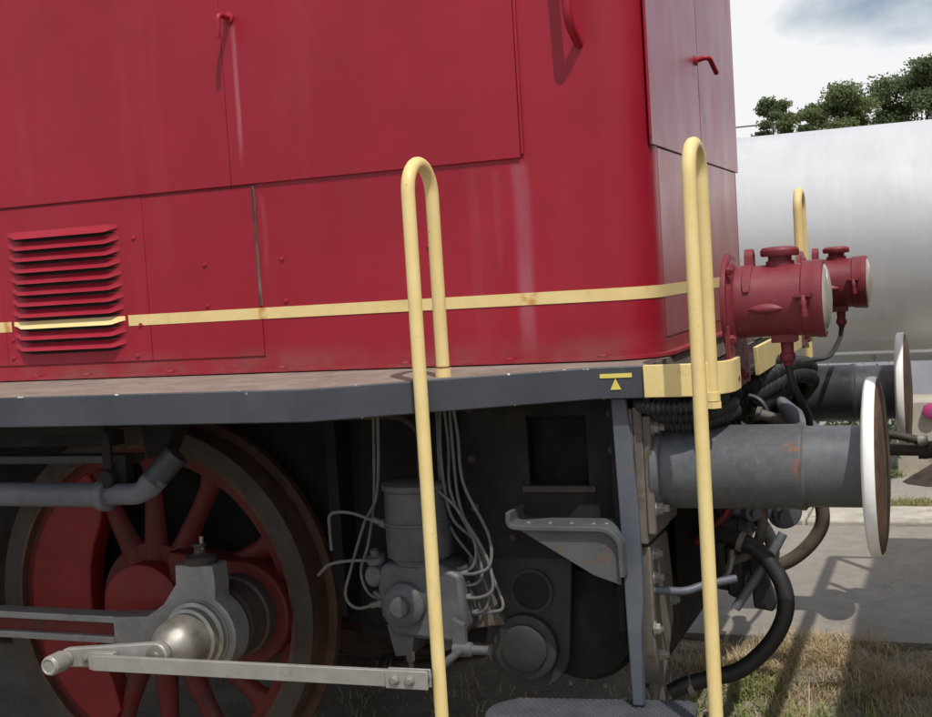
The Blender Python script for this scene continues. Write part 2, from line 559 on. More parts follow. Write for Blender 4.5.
def build(mb, name, mat, parent=None, bevel=0., kind=None, label=None, smooth=38, origin=None):
    A = np.array(mb.v)
    if origin is None:
        origin = (A.min(0) + A.max(0)) / 2
        if parent is None:
            origin[2] = A[:, 2].min()
    me = bpy.data.meshes.new(name)
    me.from_pydata([tuple(p) for p in A - np.array(origin)], [], mb.f)
    import bmesh
    bm = bmesh.new()
    bm.from_mesh(me)
    bmesh.ops.recalc_face_normals(bm, faces=bm.faces)
    bm.to_mesh(me)
    bm.free()
    if smooth:
        me.shade_smooth()
        me.set_sharp_from_angle(angle=rad(smooth))
    o = link_mesh(name, me, M[mat] if isinstance(mat, str) else mat, origin, parent, kind, label)
    if bevel:
        b = o.modifiers.new('bevel', 'BEVEL')
        b.width = bevel
        b.segments = 2
        b.limit_method = 'ANGLE'
        b.angle_limit = rad(35)
    return o


def again(src, loc, parent, rot=None):
    """one more of an alike piece, sharing the mesh; loc is in the world"""
    o = src.copy()
    COL.objects.link(o)
    o.parent = parent
    WLOC[o.name] = Vector(loc)
    o.location = Vector(loc) - (WLOC[parent.name] if parent else Vector())
    if rot is not None:
        o.rotation_euler = rot
    return o


def thing(name, label, cat, loc, group=None):
    o = bpy.data.objects.new(name, None)
    o.empty_display_size = .3
    COL.objects.link(o)
    o.location = loc
    WLOC[o.name] = Vector(loc)
    o['label'], o['category'] = label, cat
    if group:
        o['group'] = group
    return o


def tag(o, label, cat, group=None):
    o['label'], o['category'] = label, cat
    if group:
        o['group'] = group
    return o


def curve(pts, per=8):
    """Catmull-Rom through the points"""
    P = [np.array(p, float) for p in pts]
    P = [2 * P[0] - P[1]] + P + [2 * P[-1] - P[-2]]
    out = []
    for i in range(1, len(P) - 2):
        a, b, c, d = P[i - 1:i + 3]
        for k in range(per):
            t = k / per
            out.append(.5 * ((2 * b) + (c - a) * t + (2 * a - 5 * b + 4 * c - d) * t * t + (3 * b - a - 3 * c + d) * t ** 3))
    out.append(P[-2])
    return out


def fillet(pts, r, n=6):
    """polyline with rounded corners"""
    P = [Vector(p) for p in pts]
    out = [P[0]]
    for a, b, c in zip(P, P[1:], P[2:]):
        da, dc = (a - b), (c - b)
        q = min(r, da.length * .49, dc.length * .49)
        s, e = b + da.normalized() * q, b + dc.normalized() * q
        for k in range(n + 1):
            t = k / n
            out.append(s * (1 - t) ** 2 + b * 2 * t * (1 - t) + e * t * t)
    out.append(P[-1])
    return out


# ----------------------------------------------------------------- ground and track
build(MB().box(-400, 400, -400, 400, -.35, -.07), 'ground', 'soil', kind='structure')
# slight unevenness in the ground is carried by the grass; the paved path lies level with the rail heads
build(MB().box(-30, 30, .80, 2.93, -.06, .10), 'path', 'asphalt', kind='structure')
build(MB().box(-30, 30, 3.36, 13.5, -.06, .085), 'gravel_yard', 'gravel_bed', kind='structure')
kb = thing('kerb', 'pale concrete kerb stones along the far side of the asphalt path', 'kerb', (0, 3.1, .0))
k0 = None
for i in range(-7, 5):
    x0 = i * 1.0 - .62
    if k0 is None:
        k0 = build(MB().box(x0 + .004, x0 + .996, 2.934, 3.356, -.05, .135), 'kerb_stone', 'kerb', kb, .015)
        k00 = Vector(WLOC[k0.name])
    else:
        again(k0, k00 + Vector((i + 7, 0, random.uniform(-.006, .006))), kb)
for s, yy in (('near', -.75), ('far', .75)):
    rl = MB()
    prof = [(-.0335, 0), (.0335, 0), (.0335, -.028), (.008, -.045), (.008, -.12), (.06, -.135), (.06, -.149), (-.06, -.149), (-.06, -.135),
            (-.008, -.12), (-.008, -.045), (-.0335, -.028)]
    rl.prism([(yy + a, b) for a, b in prof], 'x', -30, 30)
    o = build(rl, 'rail', 'rail', kind='structure')


# ----------------------------------------------------------------- the locomotive
LOCO = thing('locomotive', 'dark red shunting locomotive with yellow handrails and side rods', 'locomotive', (-3.8, 0, 0))
HY, HX = .806, -.5565           # hood half width and end


def rounded_outline(grow=0., x_back=-7.2, r=.13, n=10):
    y, x = HY + grow, HX + grow
    r = r + grow
    pts = [(x_back, -y)]
    for k in range(n + 1):
        a = -math.pi / 2 + k / n * math.pi / 2
        pts.append((x - r + r * math.cos(a), -y + r + r * math.sin(a)))
    for k in range(n + 1):
        a = k / n * math.pi / 2
        pts.append((x - r + r * math.cos(a), y - r + r * math.sin(a)))
    pts.append((x_back, y))
    return pts


# the casing itself
hb = MB()
hb.prism(rounded_outline(-.004), 'z', 1.345, 2.86)
hb.prism(rounded_outline(-.06), 'z', 2.86, 2.94)
build(hb, 'hood_casing', 'red', LOCO)
# corner casings and foot flange
for s in (-1, 1):
    cb = MB()
    o_, i_ = rounded_outline(.0), rounded_outline(-.003)
    n = len(o_)
    half = range(1, n // 2) if s < 0 else range(n // 2, n - 1)
    q = [o_[i] for i in half]
    qi = [i_[i] for i in half]
    q = ([(-1.762, s * HY)] + q if s < 0 else q + [(-1.762, HY)])
    qi = ([(-1.762, s * (HY - .003))] + qi if s < 0 else qi + [(-1.762, HY - .003)])
    ext = (HX, s * (HY - .13 - .02))
    exti = (HX - .003, s * (HY - .13 - .02))
    q = q + [ext] if s < 0 else [ext] + q
    qi = qi + [exti] if s < 0 else [exti] + qi
    cb.prism(q + qi[::-1], 'z', 1.352, 2.84)
    build(cb, 'corner_casing', 'red', LOCO)
fb = MB()
o_, i_ = rounded_outline(.030), rounded_outline(-.006)
fb.prism(o_ + i_[::-1], 'z', 1.336, 1.345)
o2, i2 = rounded_outline(.0035), rounded_outline(-.008)
fb.prism(o2 + i2[::-1], 'z', 1.3452, 1.378)
foot = build(fb, 'foot_flange', 'red', LOCO, label='dusty pinkish flange along the foot of the hood')
# flat round bolts along the foot flange
b0 = None
for x in (-2.62, -2.42, -2.10, -1.70, -1.29, -.97, -.70):
    if b0 is None:
        b0 = build(MB().lathe([(0, .013), (.004, .013), (.007, .008), (.007, 0)], (x, -.822, 1.3455), (0, 0, 1), 10), 'bolt', 'red', foot)
        bz = WLOC[b0.name].copy()
    else:
        again(b0, (x, bz.y, bz.z), foot)


def sheet(x0, x1, z0, z1, y_out, thick, name, rad_=.0):
    return MB().box(x0, x1, y_out, y_out + thick, z0, z1)


# upper door panels, proud of the casing, with a thin shadow line under them
doors = []
for x0, x1 in ((-2.80, -1.8348), (-1.8340, -.905)):
    d = build(sheet(x0, x1, 1.906, 2.82, -.8135, .0115, 'door'), 'door_panel', 'red', LOCO, .0015)
    doors.append(d)
doors.append(build(sheet(-4.2, -2.801, 1.906, 2.82, -.8135, .0115, 'door'), 'door_panel', 'red', LOCO, .0015))
# lipped vertical edge strip beside the second door
build(MB().box(-.904, -.895, -.8125, -.806, 1.915, 2.82), 'door_edge_strip', 'red', LOCO, .002)
# lower side panels
CASE = [o for o in LOCO.children if o.name.startswith('corner_casing') and WLOC[o.name].y < 0][0]
lower = []
for x0, x1, t in ((-4.2, -2.743, .0), (-2.742, -2.1708, .0012), (-2.1700, -1.7640, .0)):
    lower.append(build(sheet(x0, x1, 1.384, 1.899, -.8075 - t, .0065 + t, 'p'), 'lower_panel', 'red', LOCO, .0015))
lower.append(CASE)
vent_panel = lower[1]
vent_panel['label'] = 'louvred lower panel'
build(MB().box(-1.770, -1.759, -.8105, -.802, 1.535, 1.905), 'seam_strip', 'sealant', LOCO, .003, label='rusty open seam with flaking filler')
# rivets on the lower panels
r0 = None
for x, z, p in ((-2.207, 1.774, 1), (-1.953, 1.673, 2), (-1.954, 1.546, 2), (-1.682, 1.674, 3), (-1.678, 1.547, 3), (-2.205, 1.498, 1),
                (-2.225, 1.40, 1), (-2.715, 1.47, 1), (-2.72, 1.41, 1), (-1.20, 1.68, 3)):
    pan = lower[p]
    yy = -.8089 if p == 1 else -.8062 if p == 3 else -.8077
    if r0 is None:
        r0 = build(MB().lathe([(-.001, .008), (.003, .007), (.005, .003), (.0052, 0)], (x, yy, z), (0, -1, 0), 10), 'rivet', 'red', pan)
        ry = WLOC[r0.name].y - yy
    else:
        again(r0, (x, yy + ry, z), pan)


# pressed louvres: each a half-scoop open underneath
def louvre_mb(x0, x1, zc, y):
    n, mb = 22, MB()
    h, dep = .0235, .020
    vs, fs = [], []
    rows = 6
    for i in range(n + 1):
        t = i / n
        x = x0 + (x1 - x0) * t
        e = min(1, min(t, 1 - t) / .11)
        e = e * e * (3 - 2 * e)
        for j in range(rows + 1):
            s = j / rows
            out = dep * e * (s ** 1.15)
            zz = zc + h * .75 - (h * 1.05) * s * (.55 + .45 * e)
            vs.append((x, y - out - .0006, zz))
        # turned-in lip underneath, at the mouth
        vs.append((x, y - dep * e * .82 - .0006, zc + h * .75 - h * 1.05 * (.55 + .45 * e) + .0035))
    w = rows + 2
    for i in range(n):
        for j in range(w - 1):
            fs.append((i * w + j, (i + 1) * w + j, (i + 1) * w + j + 1, i * w + j + 1))
    return mb.add(vs, fs)


NL = 11
lz = [1.806 - i * .0368 for i in range(NL)]
lv0 = lvm = None
dark_slot0 = None
for i, z in enumerate(lz):
    if i == 8:
        o = build(louvre_mb(-2.705, -2.262, z, -.8090), 'louvre', 'yellow', vent_panel, label='yellow louvre where the stripe crosses the vent')
    elif lv0 is None:
        lv0 = build(louvre_mb(-2.705, -2.262, z, -.8090), 'louvre', 'red', vent_panel)
        o = lv0
        lvl = WLOC[o.name] - Vector((0, 0, z))
    else:
        o = again(lv0, lvl + Vector((0, 0, z)), vent_panel)
    # dark strip standing in for the shade in the mouth below it
    zz = z - .0135
    if dark_slot0 is None:
        dark_slot0 = build(MB().prism([(-2.690, zz + .004), (-2.640, zz - .0048), (-2.327, zz - .0048), (-2.277, zz + .004), (-2.30, zz + .0068), (-2.667, zz + .0068)], 'y', -.8100, -.8075), 'vent_slot_shade', 'dark', vent_panel)
        dsl = WLOC[dark_slot0.name] - Vector((0, 0, zz))
    else:
        again(dark_slot0, dsl + Vector((0, 0, zz)), vent_panel)

# waist stripe: painted flat strip along the side, round the corner and over the end
zs0, zs1 = 1.497, 1.531
sb = MB()
po = [(-7.2, -HY - .0024), (-2.7432, -HY - .0024), (-2.7431, -HY - .0040), (-2.717, -HY - .0040)]
def strip(mb, path, z0, z1, th=.0016):
    P = [Vector((a, b, 0)) for a, b in path]
    offs = []
    for i, p in enumerate(P):
        t = (P[min(i + 1, len(P) - 1)] - P[max(i - 1, 0)]).normalized()
        offs.append(p + Vector((-t.y, t.x, 0)) * th)
    mb.prism([(p.x, p.y) for p in P] + [(p.x, p.y) for p in offs[::-1]], 'z', z0, z1)
strip(sb, po, zs0, zs1)
ol = rounded_outline(.0022)
strip(sb, [(-2.25, -HY - .0040), (-2.1716, -HY - .0040), (-2.1714, -HY - .0026), (-1.7641, -HY - .0026), (-1.7639, -HY - .0022)] + ol[1:-1], zs0, zs1)
build(sb, 'waist_stripe', 'yellow', LOCO, smooth=50)

# the hood end: two doors over a lower plate
for y0, y1 in ((-.728, -.003), (.003, .728)):
    build(MB().box(HX - .004, HX + .0035, y0, y1, 1.916, 2.82), 'end_door', 'redend_sheen', LOCO, .002)
build(MB().box(HX - .003, HX + .001, -.655, .655, 1.384, 1.912), 'end_plate', 'redend_sheen', LOCO, .001)
# hinge bead down the outer edge of the end door
build(MB().tube([(HX + .001, -.733, z) for z in (1.935, 2.3, 2.82)], .0042, 8), 'hinge_bead', 'red', LOCO)


# handles
def door_lever(p, out, down, parent):
    """round bar: out of the panel, then bent down"""
    mb = MB().tube(fillet([p, tuple(Vector(p) + Vector(out)), tuple(Vector(p) + Vector(out) + Vector(down))], .022), .0085, 12)
    mb.lathe([(0, .017), (.006, .017), (.009, .011)], p, out, 14)
    return build(mb, 'handle', 'red', parent)


door_lever((-1.800, -.8135, 2.405), (0, -.062, .002), (-.008, .002, -.068), doors[1])
grab = fillet([(-.722, -.806, 2.195), (-.730, -.872, 2.245), (-.745, -.872, 2.70), (-.745, -.806, 2.75)], .05)
build(MB().tube(grab, .013, 14), 'grab_handle', 'red', LOCO)
e1 = [o for o in LOCO.children if o.name.startswith('end_door')]
door_lever((HX + .0035, -.045, 2.233), (.045, .0, .01), (.01, .075, -.045), e1[0])

# deck, valance and the yellow end band
DZ = 1.335
edge = [(-7.2, -1.415), (-1.295, -1.42), (-.66, -1.04), (-.535, -1.036)]
dk = MB()
dk.prism([(x, y + .008) for x, y in edge] + [(x, -y - .008) for x, y in edge[::-1]], 'z', 1.27, DZ - .003)
build(dk, 'deck', 'deck', LOCO)
for s in (-1, 1):
    vb = MB()
    P = [Vector((x, y * -s if s > 0 else y, 0)) for x, y in edge]
    nn = []
    for i, p in enumerate(P):
        t = (P[min(i + 1, 3)] - P[max(i - 1, 0)]).normalized()
        nrm = Vector((-t.y, t.x, 0)) * (-s)
        nn.append(p + nrm * .012)
    # rounded lower edge by a second, slightly set-in course
    vb.prism([(p.x, p.y) for p in P] + [(p.x, p.y) for p in nn[::-1]], 'z', 1.252, DZ)
    val = build(vb, 'deck_edge', 'valance', LOCO, .003)
# lifting-point mark, flat print on the deck edge
if True:
    mk = MB()
    def onedge(x):
        a, b = Vector((-.66, -1.04)), Vector((-.535, -1.036))
        t = (x - a.x) / (b.x - a.x)
        return a.y + t * (b.y - a.y) - .0022
    for poly in ([(-.650, 1.306), (-.567, 1.3065), (-.567, 1.3175), (-.650, 1.317)], [(-.624, 1.276), (-.596, 1.276), (-.610, 1.3045)]):
        n = len(poly)
        vs = [(x, onedge(x), z) for x, z in poly] + [(x, onedge(x) + .0012, z) for x, z in poly]
        mk.add(vs, [tuple(range(n)), tuple(range(2 * n - 1, n - 1, -1))] + [(i, (i + 1) % n, (i + 1) % n + n, i + n) for i in range(n)])
    near_edge = [o for o in LOCO.children if o.name.startswith('deck_edge') and WLOC[o.name].y < 0][0]
    build(mk, 'lifting_mark', M_lm := worn('yellow_print', (.66, .56, .10), (.70, .60, .14), .5), near_edge, smooth=0)
for s in (-1, 1):
    path = [(-.536, -1.046), (-.44, -1.046)] + [(-.44 + .118 * math.sin(a), -1.046 + .118 - .118 * math.cos(a)) for a in
                                                [k / 10 * math.pi / 2 for k in range(1, 11)]] + [(-.322, -.86)]
    bb = MB()
    strip(bb, path, 1.254, 1.3365, .012)
    if s > 0:
        bb.v = [(x, -y, z) for x, y, z in bb.v]
    build(bb, 'end_band', 'yellow', LOCO, .002, smooth=50)
build(MB().prism([(-.545, 1.338), (.545, 1.338), (.535, 1.255), (-.525, 1.255)], 'x', -.336, -.324), 'end_band', 'yellow', LOCO, .002)

fl_ = MB()
cor = [(-.442 + .104 * math.sin(k / 8 * math.pi / 2), -.928 - .104 * math.cos(k / 8 * math.pi / 2)) for k in range(9)]
fl_.prism([(-.455, -1.032)] + cor + [(x, -y) for x, y in cor[::-1]] + [(-.455, 1.032)], 'z', 1.262, 1.268)
build(fl_, 'end_floor', 'dark', LOCO)
gb = None
for i in range(6):
    x = -.527 + i * .0125
    if gb is None:
        gb = build(MB().box(x, x + .0085, -1.03, 1.03, 1.255, 1.268), 'grating_bar', 'dark', LOCO)
        gq = WLOC[gb.name].copy()
    else:
        again(gb, gq + Vector((i * .0125, 0, 0)), LOCO)

# yellow handrails: hairpin tubes standing across the deck edge
def handrail(x, yi, yo, ztop, zin, zout, s=1, bolt=True):
    r = (yi - yo) / 2
    yc = (yi + yo) / 2
    pts = [(x, s * yi, zin), (x, s * yi, ztop - r)]
    pts += [(x, s * (yc + r * math.cos(a)), ztop - r + r * math.sin(a)) for a in [k / 14 * math.pi for k in range(1, 14)]]
    pts += [(x, s * yo, ztop - r), (x, s * yo, zout)]
    o = build(MB().tube(pts, .0175, 16), 'handrail', 'yellow', LOCO)
    fb = MB().lathe([(0, .021), (.022, .021)], (x, s * yi, zin - .006), (0, 0, 1), 14)
    fb.lathe([(0, .024), (.016, .024)], (x, s * yi, zin - .024), (0, 0, 1), 6)
    build(fb, 'foot_nut', 'yellow', o)
    return o


handrail(-1.037, -1.150, -1.302, 1.876, 1.338, .10)
handrail(-.372, -1.010, -1.165, 1.872, 1.245, .10)
handrail(-.372, -1.010, -1.165, 1.845, 1.245, .95, -1)
handrail(-1.037, -1.150, -1.302, 1.876, 1.338, .95, -1)
# rust collar at the foot of the left rail
build(MB().lathe([(0, .0185), (.008, .0185)], (-1.037, -1.150, 1.352), (0, 0, 1), 14), 'rust_ring', 'rust', LOCO)

# footstep hung between the two near rails
st = MB()
ang = math.atan2(.085, .60)
def stp(u, v):
    ca, sa = math.cos(ang), math.sin(ang)
    return (-1.005 + u * ca - v * sa, -1.040 + u * sa + v * ca)
W_, D_ = .550, .17
outl = []
for cx, cy, a0 in ((W_ - .01, -D_ + .01, -90), (W_ - .01, .02, 0), (.10, -.05, 90), (.10, -D_ + .10, 180)):
    rr = .03 if cx > .3 else .10
    cx2 = cx - (.02 if cx > .3 else 0)
    for k in range(6):
        a = rad(a0 + 90 * k / 5)
        outl.append(stp(cx2 + rr * math.cos(a), cy + rr * math.sin(a)))
STZ = .432
st.prism(outl, 'z', STZ - .03, STZ)
step = build(st, 'footstep', 'tread_grip', LOCO, .004)
gr = MB()
for i in range(34):
    for j in range(12):
        u = .03 + i * .0172 + (.0086 if j % 2 else 0)
        v = -D_ + .045 + j * .0145
        if u < .07 and (v > -.01 or v < -D_ + .07):
            continue
        if u > W_ - .02 or v > .035:
            continue
        L_, w_ = .0105, .0030
        vs = []
        for zz, sc in ((STZ - .001, 1), (STZ + .0045, .6)):
            for du, dv in ((-L_, -.001), (0, -w_), (L_, .001), (0, w_)):
                a, b = stp(u + du * sc, v + dv * sc + du * .18)
                vs.append((a, b, zz))
        gr.add(vs, [(4, 5, 6, 7), (0, 1, 5, 4), (1, 2, 6, 5), (2, 3, 7, 6), (3, 0, 4, 7)])
build(gr, 'grip_lozenges', 'tread_grip', step, kind='stuff', smooth=0)


# ---- headlights
def headlight(s):
    y = .82 * s
    zc = 1.4755
    b = MB()
    b.lathe([(0, .094), (.02, .0945), (.03, .093), (.172, .093), (.176, .097), (.200, .098), (.206, .100), (.224, .100), (.2265, .098), (.2265, .090)],
            (-.332, y, zc), (1, 0, 0), 40)
    lamp = build(b, 'headlight', 'redlamp', LOCO)
    f = MB().lathe([(0, .136), (.012, .136), (.014, .132), (.014, .118), (.022, .112), (.028, .1)], (-.352, y, zc - .006), (1, 0, 0), 44)
    f.prism([(y - .105, 1.25), (y + .20, 1.25), (y + .20, 1.33), (y + .12, 1.42), (y - .12, 1.42)] if s < 0 else
            [(y + .105, 1.25), (y - .20, 1.25), (y - .20, 1.33), (y - .12, 1.42), (y + .12, 1.42)], 'x', -.346, -.334)
    fl = build(f, 'mounting_bracket', 'redlamp', lamp, .002)
    bo = None
    for dy, z in ((-.075, 1.282), (.03, 1.288), (.09, 1.275), (-.10, 1.385), (.105, 1.53), (-.105, 1.56)):
        p = (-.334, y + dy, z)
        if bo is None:
            bo = build(MB().lathe([(0, .012), (.009, .012), (.010, .008), (.014, .008)], p, (1, 0, 0), 6), 'bolt', 'redlamp', lamp)
            bd = WLOC[bo.name] - Vector(p)
        else:
            again(bo, Vector(p) + bd, lamp)
    # domed glass with a pale reflector behind
    g = MB().lathe([(0, .090), (.005, .086), (.011, .070), (.016, .045), (.0185, .02), (.019, 0)], (-.1085, y, zc), (1, 0, 0), 36)
    build(g, 'lens', 'glass', lamp)
    # ventilator cap
    c = MB().lathe([(0, .036), (.018, .036), (.018, .030), (.030, .030), (.030, .046), (.034, .049), (.046, .049), (.052, .044), (.055, .030), (.056, 0)],
                   (-.215, y, zc + .084), (0, 0, 1), 28)
    build(c, 'vent_cap', 'redlamp', lamp)
    # strap lug at the back
    a = MB()
    arc = [(-.292, y + .092 * math.cos(t) * 1.0, zc + .096 * math.sin(t)) for t in (rad(200), rad(190))]
    ring = [(-.292, y - .022 + 0, zc + .088)] + [(-.292, y + .020 * -math.cos(t), zc + .112 + .020 * math.sin(t)) for t in [k / 8 * math.pi for k in range(9)]] + [(-.292, y + .022, zc + .088)]
    P = [Vector(p) for p in ring]
    vs, fs = [], []
    for p in P:
        c_ = Vector((-.292, y, zc + .10))
        d = (p - c_).normalized() * .005
        vs += [p + d + Vector((-.011, 0, 0)), p + d + Vector((.011, 0, 0)), p - d + Vector((.011, 0, 0)), p - d + Vector((-.011, 0, 0))]
    for i in range(len(P) - 1):
        for q in range(4):
            fs.append((i * 4 + q, i * 4 + (q + 1) % 4, i * 4 + 4 + (q + 1) % 4, i * 4 + 4 + q))
    a.add(vs, fs)
    for sy in (-1, 1):         # leaf of the strap lying down the side of the body
        leaf = []
        for k in range(6):
            t = rad(90 + sy * (14 + k * 12))
            leaf.append(Vector((-.292, y - .0955 * math.cos(t) * -1 if False else y + .0955 * math.cos(t), zc + .0955 * math.sin(t))))
        vs, fs = [], []
        for k, p in enumerate(leaf):
            w_ = .011 if k < 5 else .007
            d = (p - Vector((-.292, y, zc))).normalized() * .004
            vs += [p + d + Vector((-w_, 0, 0)), p + d + Vector((w_, 0, 0)), p - d + Vector((w_, 0, 0)), p - d + Vector((-w_, 0, 0))]
        for k in range(5):
            for q in range(4):
                fs.append((k * 4 + q, k * 4 + (q + 1) % 4, k * 4 + 4 + (q + 1) % 4, k * 4 + 4 + q))
        fs += [(0, 1, 2, 3), (20, 23, 22, 21)]
        a.add(vs, fs)
    build(a, 'strap_lug', 'redlamp', lamp, .001)
    # toggle latch on the near side and a leaf shaped boss
    ny = -1
    l = MB()
    l.lathe([(-.022, .006), (.022, .006)], (-.152, y + ny * .104, zc + .012), (1, 0, 0), 10)
    l.box(-.172, -.130, y + ny * .106 - .004, y + ny * .09, zc + .010, zc + .018)
    l.tube(fillet([(-.150, y + ny * .108, zc + .012), (-.147, y + ny * .118, zc - .012), (-.146, y + ny * .112, zc - .040)], .015), [.007] * 7 + [.009] * 2, 10)
    l.lathe([(0, .011), (.010, .010), (.013, .005)], (-.150, y + ny * .098, zc - .005), (0, ny, 0), 12)
    build(l, 'latch', 'redlamp', lamp)
    e = MB()
    vs, fs = [], []
    nu, nv = 18, 6
    for i in range(nu + 1):
        t = -1 + 2 * i / nu
        hw = .0145 * (1 - abs(t) ** 2.2)
        for j in range(nv + 1):
            q = -1 + 2 * j / nv
            zz = hw * q
            ang_ = (-.018 + zz) / .094
            rr = .0925 + .011 * (1 - abs(t) ** 2.4) * (1 - q * q)
            vs.append((-.245 + .045 * t, y + ny * rr * math.cos(ang_), zc + rr * math.sin(ang_)))
    for i in range(nu):
        for j in range(nv):
            fs.append((i * (nv + 1) + j, (i + 1) * (nv + 1) + j, (i + 1) * (nv + 1) + j + 1, i * (nv + 1) + j + 1))
    e.add(vs, fs)
    build(e, 'side_boss', 'redlamp', lamp)
    # cable box and gland underneath
    u = MB().box(-.242, -.180, y - .035, y + .035, zc - .108, zc - .086)
    u.lathe([(0, .017), (.03, .016), (.034, .020), (.050, .020), (.056, .013), (.066, .011)], (-.206, y, zc - .105), (0, 0, -1), 14)
    build(u, 'cable_gland', 'redlamp', lamp, .002)
    if s < 0:
        w = curve([(-.206, y, zc - .165), (-.200, y + .01, zc - .21), (-.186, y + .04, zc - .26), (-.170, y + .09, zc - .32), (-.178, y + .14, zc - .40)])
    else:
        w = curve([(-.206, y, zc - .165), (-.212, y - .05, zc - .21), (-.232, y - .25, zc - .255), (-.262, y - .55, zc - .245), (-.285, y - .75, zc - .235)])
    build(MB().tube(w, .0095, 10), 'cable', 'rubber', lamp)
    return lamp


headlight(-1)
far_lamp = headlight(1)

# ---- buffers
def buffer_(s):
    y = .875 * s
    z = 1.05
    mat = 'barrel' if s < 0 else 'barrel_dark'
    b = MB().lathe([(.055, .122), (.075, .122), (.080, .109), (.412, .109), (.418, .112), (.432, .112), (.436, .106), (.440, .1045)], (-.60, y, z), (1, 0, 0), 48)
    buf = build(b, 'buffer', mat, LOCO)
    build(MB().lathe([(0, .1035), (.145, .1035), (.1475, .099)], (-.166, y, z), (1, 0, 0), 48), 'plunger', mat, buf)
    # head: white rolled rim, browned convex face
    R = .225
    h = MB().lathe([(.002, .10), (.003, .19), (.006, R - .012), (.010, R - .003), (.014, R), (.030, R), (.036, R - .003)], (-.022, y, z), (1, 0, 0), 64)
    head = build(h, 'head', 'white', buf)
    build(MB().lathe([(0, R - .0045), (.006, R - .012), (.013, R * .80), (.019, R * .5), (.022, R * .25), (.023, 0)], (.0138, y, z), (1, 0, 0), 64),
          'face', 'headface', head)
    ya, yb = sorted((y + s * .118, y - s * .16))
    fl = MB().box(-.622, -.585, ya, yb, z - .17, z + .17)
    fl.box(-.5849, -.560, ya + .004, yb - .004, z - .185, z + .175)
    fl.box(-.5599, -.538, ya + .006, yb - .006, z - .16, z + .15)
    build(fl, 'base_plate', 'brownplate' if s < 0 else mat, buf, .004)
    bo = None
    for dy in (.088, -.125):
        for dz in (-.095, -.018, .118):
            p = (-.5385, y + s * dy, z + dz)
            if bo is None:
                bo = build(MB().lathe([(0, .024), (.004, .024), (.004, .018), (.018, .018), (.019, .011), (.033, .011)], p, (1, 0, 0), 6), 'bolt', 'bolt', buf, .0015)
                bd = WLOC[bo.name] - Vector(p)
            else:
                again(bo, Vector(p) + bd, buf)
    return buf


buffer_(-1)
buffer_(1)

# ---- buffer beam, its near edge post, and the plates bolted in front of it
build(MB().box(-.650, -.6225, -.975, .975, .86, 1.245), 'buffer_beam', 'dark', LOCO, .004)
pp = [(-.636, 1.250), (-.596, 1.250), (-.588, 1.15), (-.578, .95), (-.578, .72), (-.588, .64), (-.590, .438), (-.622, .438), (-.626, .7), (-.629, .95)]
build(MB().prism(pp, 'y', -1.003, -.977), 'edge_post', 'grey', LOCO, .004)
# front of the post: a plate that turns the corner
build(MB().prism([(-.977, 1.24), (-.80, 1.24), (-.80, .78), (-.85, .70), (-.977, .66)], 'x', -.6222, -.6100), 'corner_plate', 'darkbrown', LOCO, .003)
hang = build(MB().prism([(-.972, .855), (-.76, .855), (-.72, .70), (-.74, .60), (-.84, .50), (-.92, .47), (-.972, .58)], 'x', -.6095, -.560),
             'hanger_plate', 'brownplate', LOCO, .004)
bo = None
for y, z in ((-.905, .83), (-.905, .765), (-.73, .66), (-.93, .635), (-.895, .555)):
    p = (-.561, y - .03, z)
    if bo is None:
        bo = build(MB().lathe([(0, .022), (.004, .022), (.004, .016), (.016, .016), (.017, .010), (.026, .010)], p, (1, 0, 0), 6), 'bolt', 'bolt', hang, .0015)
        bd = WLOC[bo.name] - Vector(p)
    else:
        again(bo, Vector(p) + bd, hang)
build(MB().prism([(-.86, .60), (-.79, .58), (-.77, .45), (-.80, .20), (-.85, .05), (-.90, .05), (-.875, .30)], 'x', -.60, -.585), 'rail_guard', 'brownplate', LOCO, .004)
build(MB().tube(fillet([(-.600, -.945, .735), (-.48, -.93, .728), (-.44, -.90, .74), (-.36, -.86, .75)], .04), .011, 10), 'grab_iron', 'grey', LOCO)
# dark inner side plate by the post, with a recessed square opening
sp = MB()
for a in ((-1.10, -.905, .80, 1.262), (-.735, -.63, .80, 1.262), (-.905, -.735, .80, 1.005), (-.905, -.735, 1.195, 1.262)):
    sp.box(a[0], a[1], -.90, -.885, a[2], a[3])
build(sp, 'side_plate', 'dark', LOCO)
side_pl = [o for o in LOCO.children if o.name == 'side_plate'][0]
build(MB().box(-.92, -.72, -.80, -.795, .99, 1.21), 'recess_back', 'dark', LOCO)
build(MB().box(-.925, -.715, -.908, -.9003, .985, 1.003), 'recess_lip', 'darkbrown', side_pl, .002)
bo = None
for x, z in ((-1.07, 1.22), (-1.07, 1.08), (-1.07, .94), (-.665, 1.20), (-.665, 1.10), (-.96, .86), (-.80, .86)):
    p = (x, -.9003, z)
    if bo is None:
        bo = build(MB().lathe([(0, .014), (.004, .014), (.006, .010), (.014, .010)], p, (0, -1, 0), 6), 'bolt', 'darkbrown', side_pl, .001)
        bd = WLOC[bo.name] - Vector(p)
    else:
        again(bo, Vector(p) + bd, side_pl)
build(MB().tube(fillet([(-1.60, -.86, 1.20), (-1.30, -.86, 1.20), (-1.22, -.90, 1.16), (-1.22, -.92, 1.02)], .04), .012, 10), 'conduit', 'darkbrown', LOCO)
build(MB().box(-1.64, -1.60, -.70, -.60, .55, 1.25), 'frame_rib', 'dark', LOCO, .004)

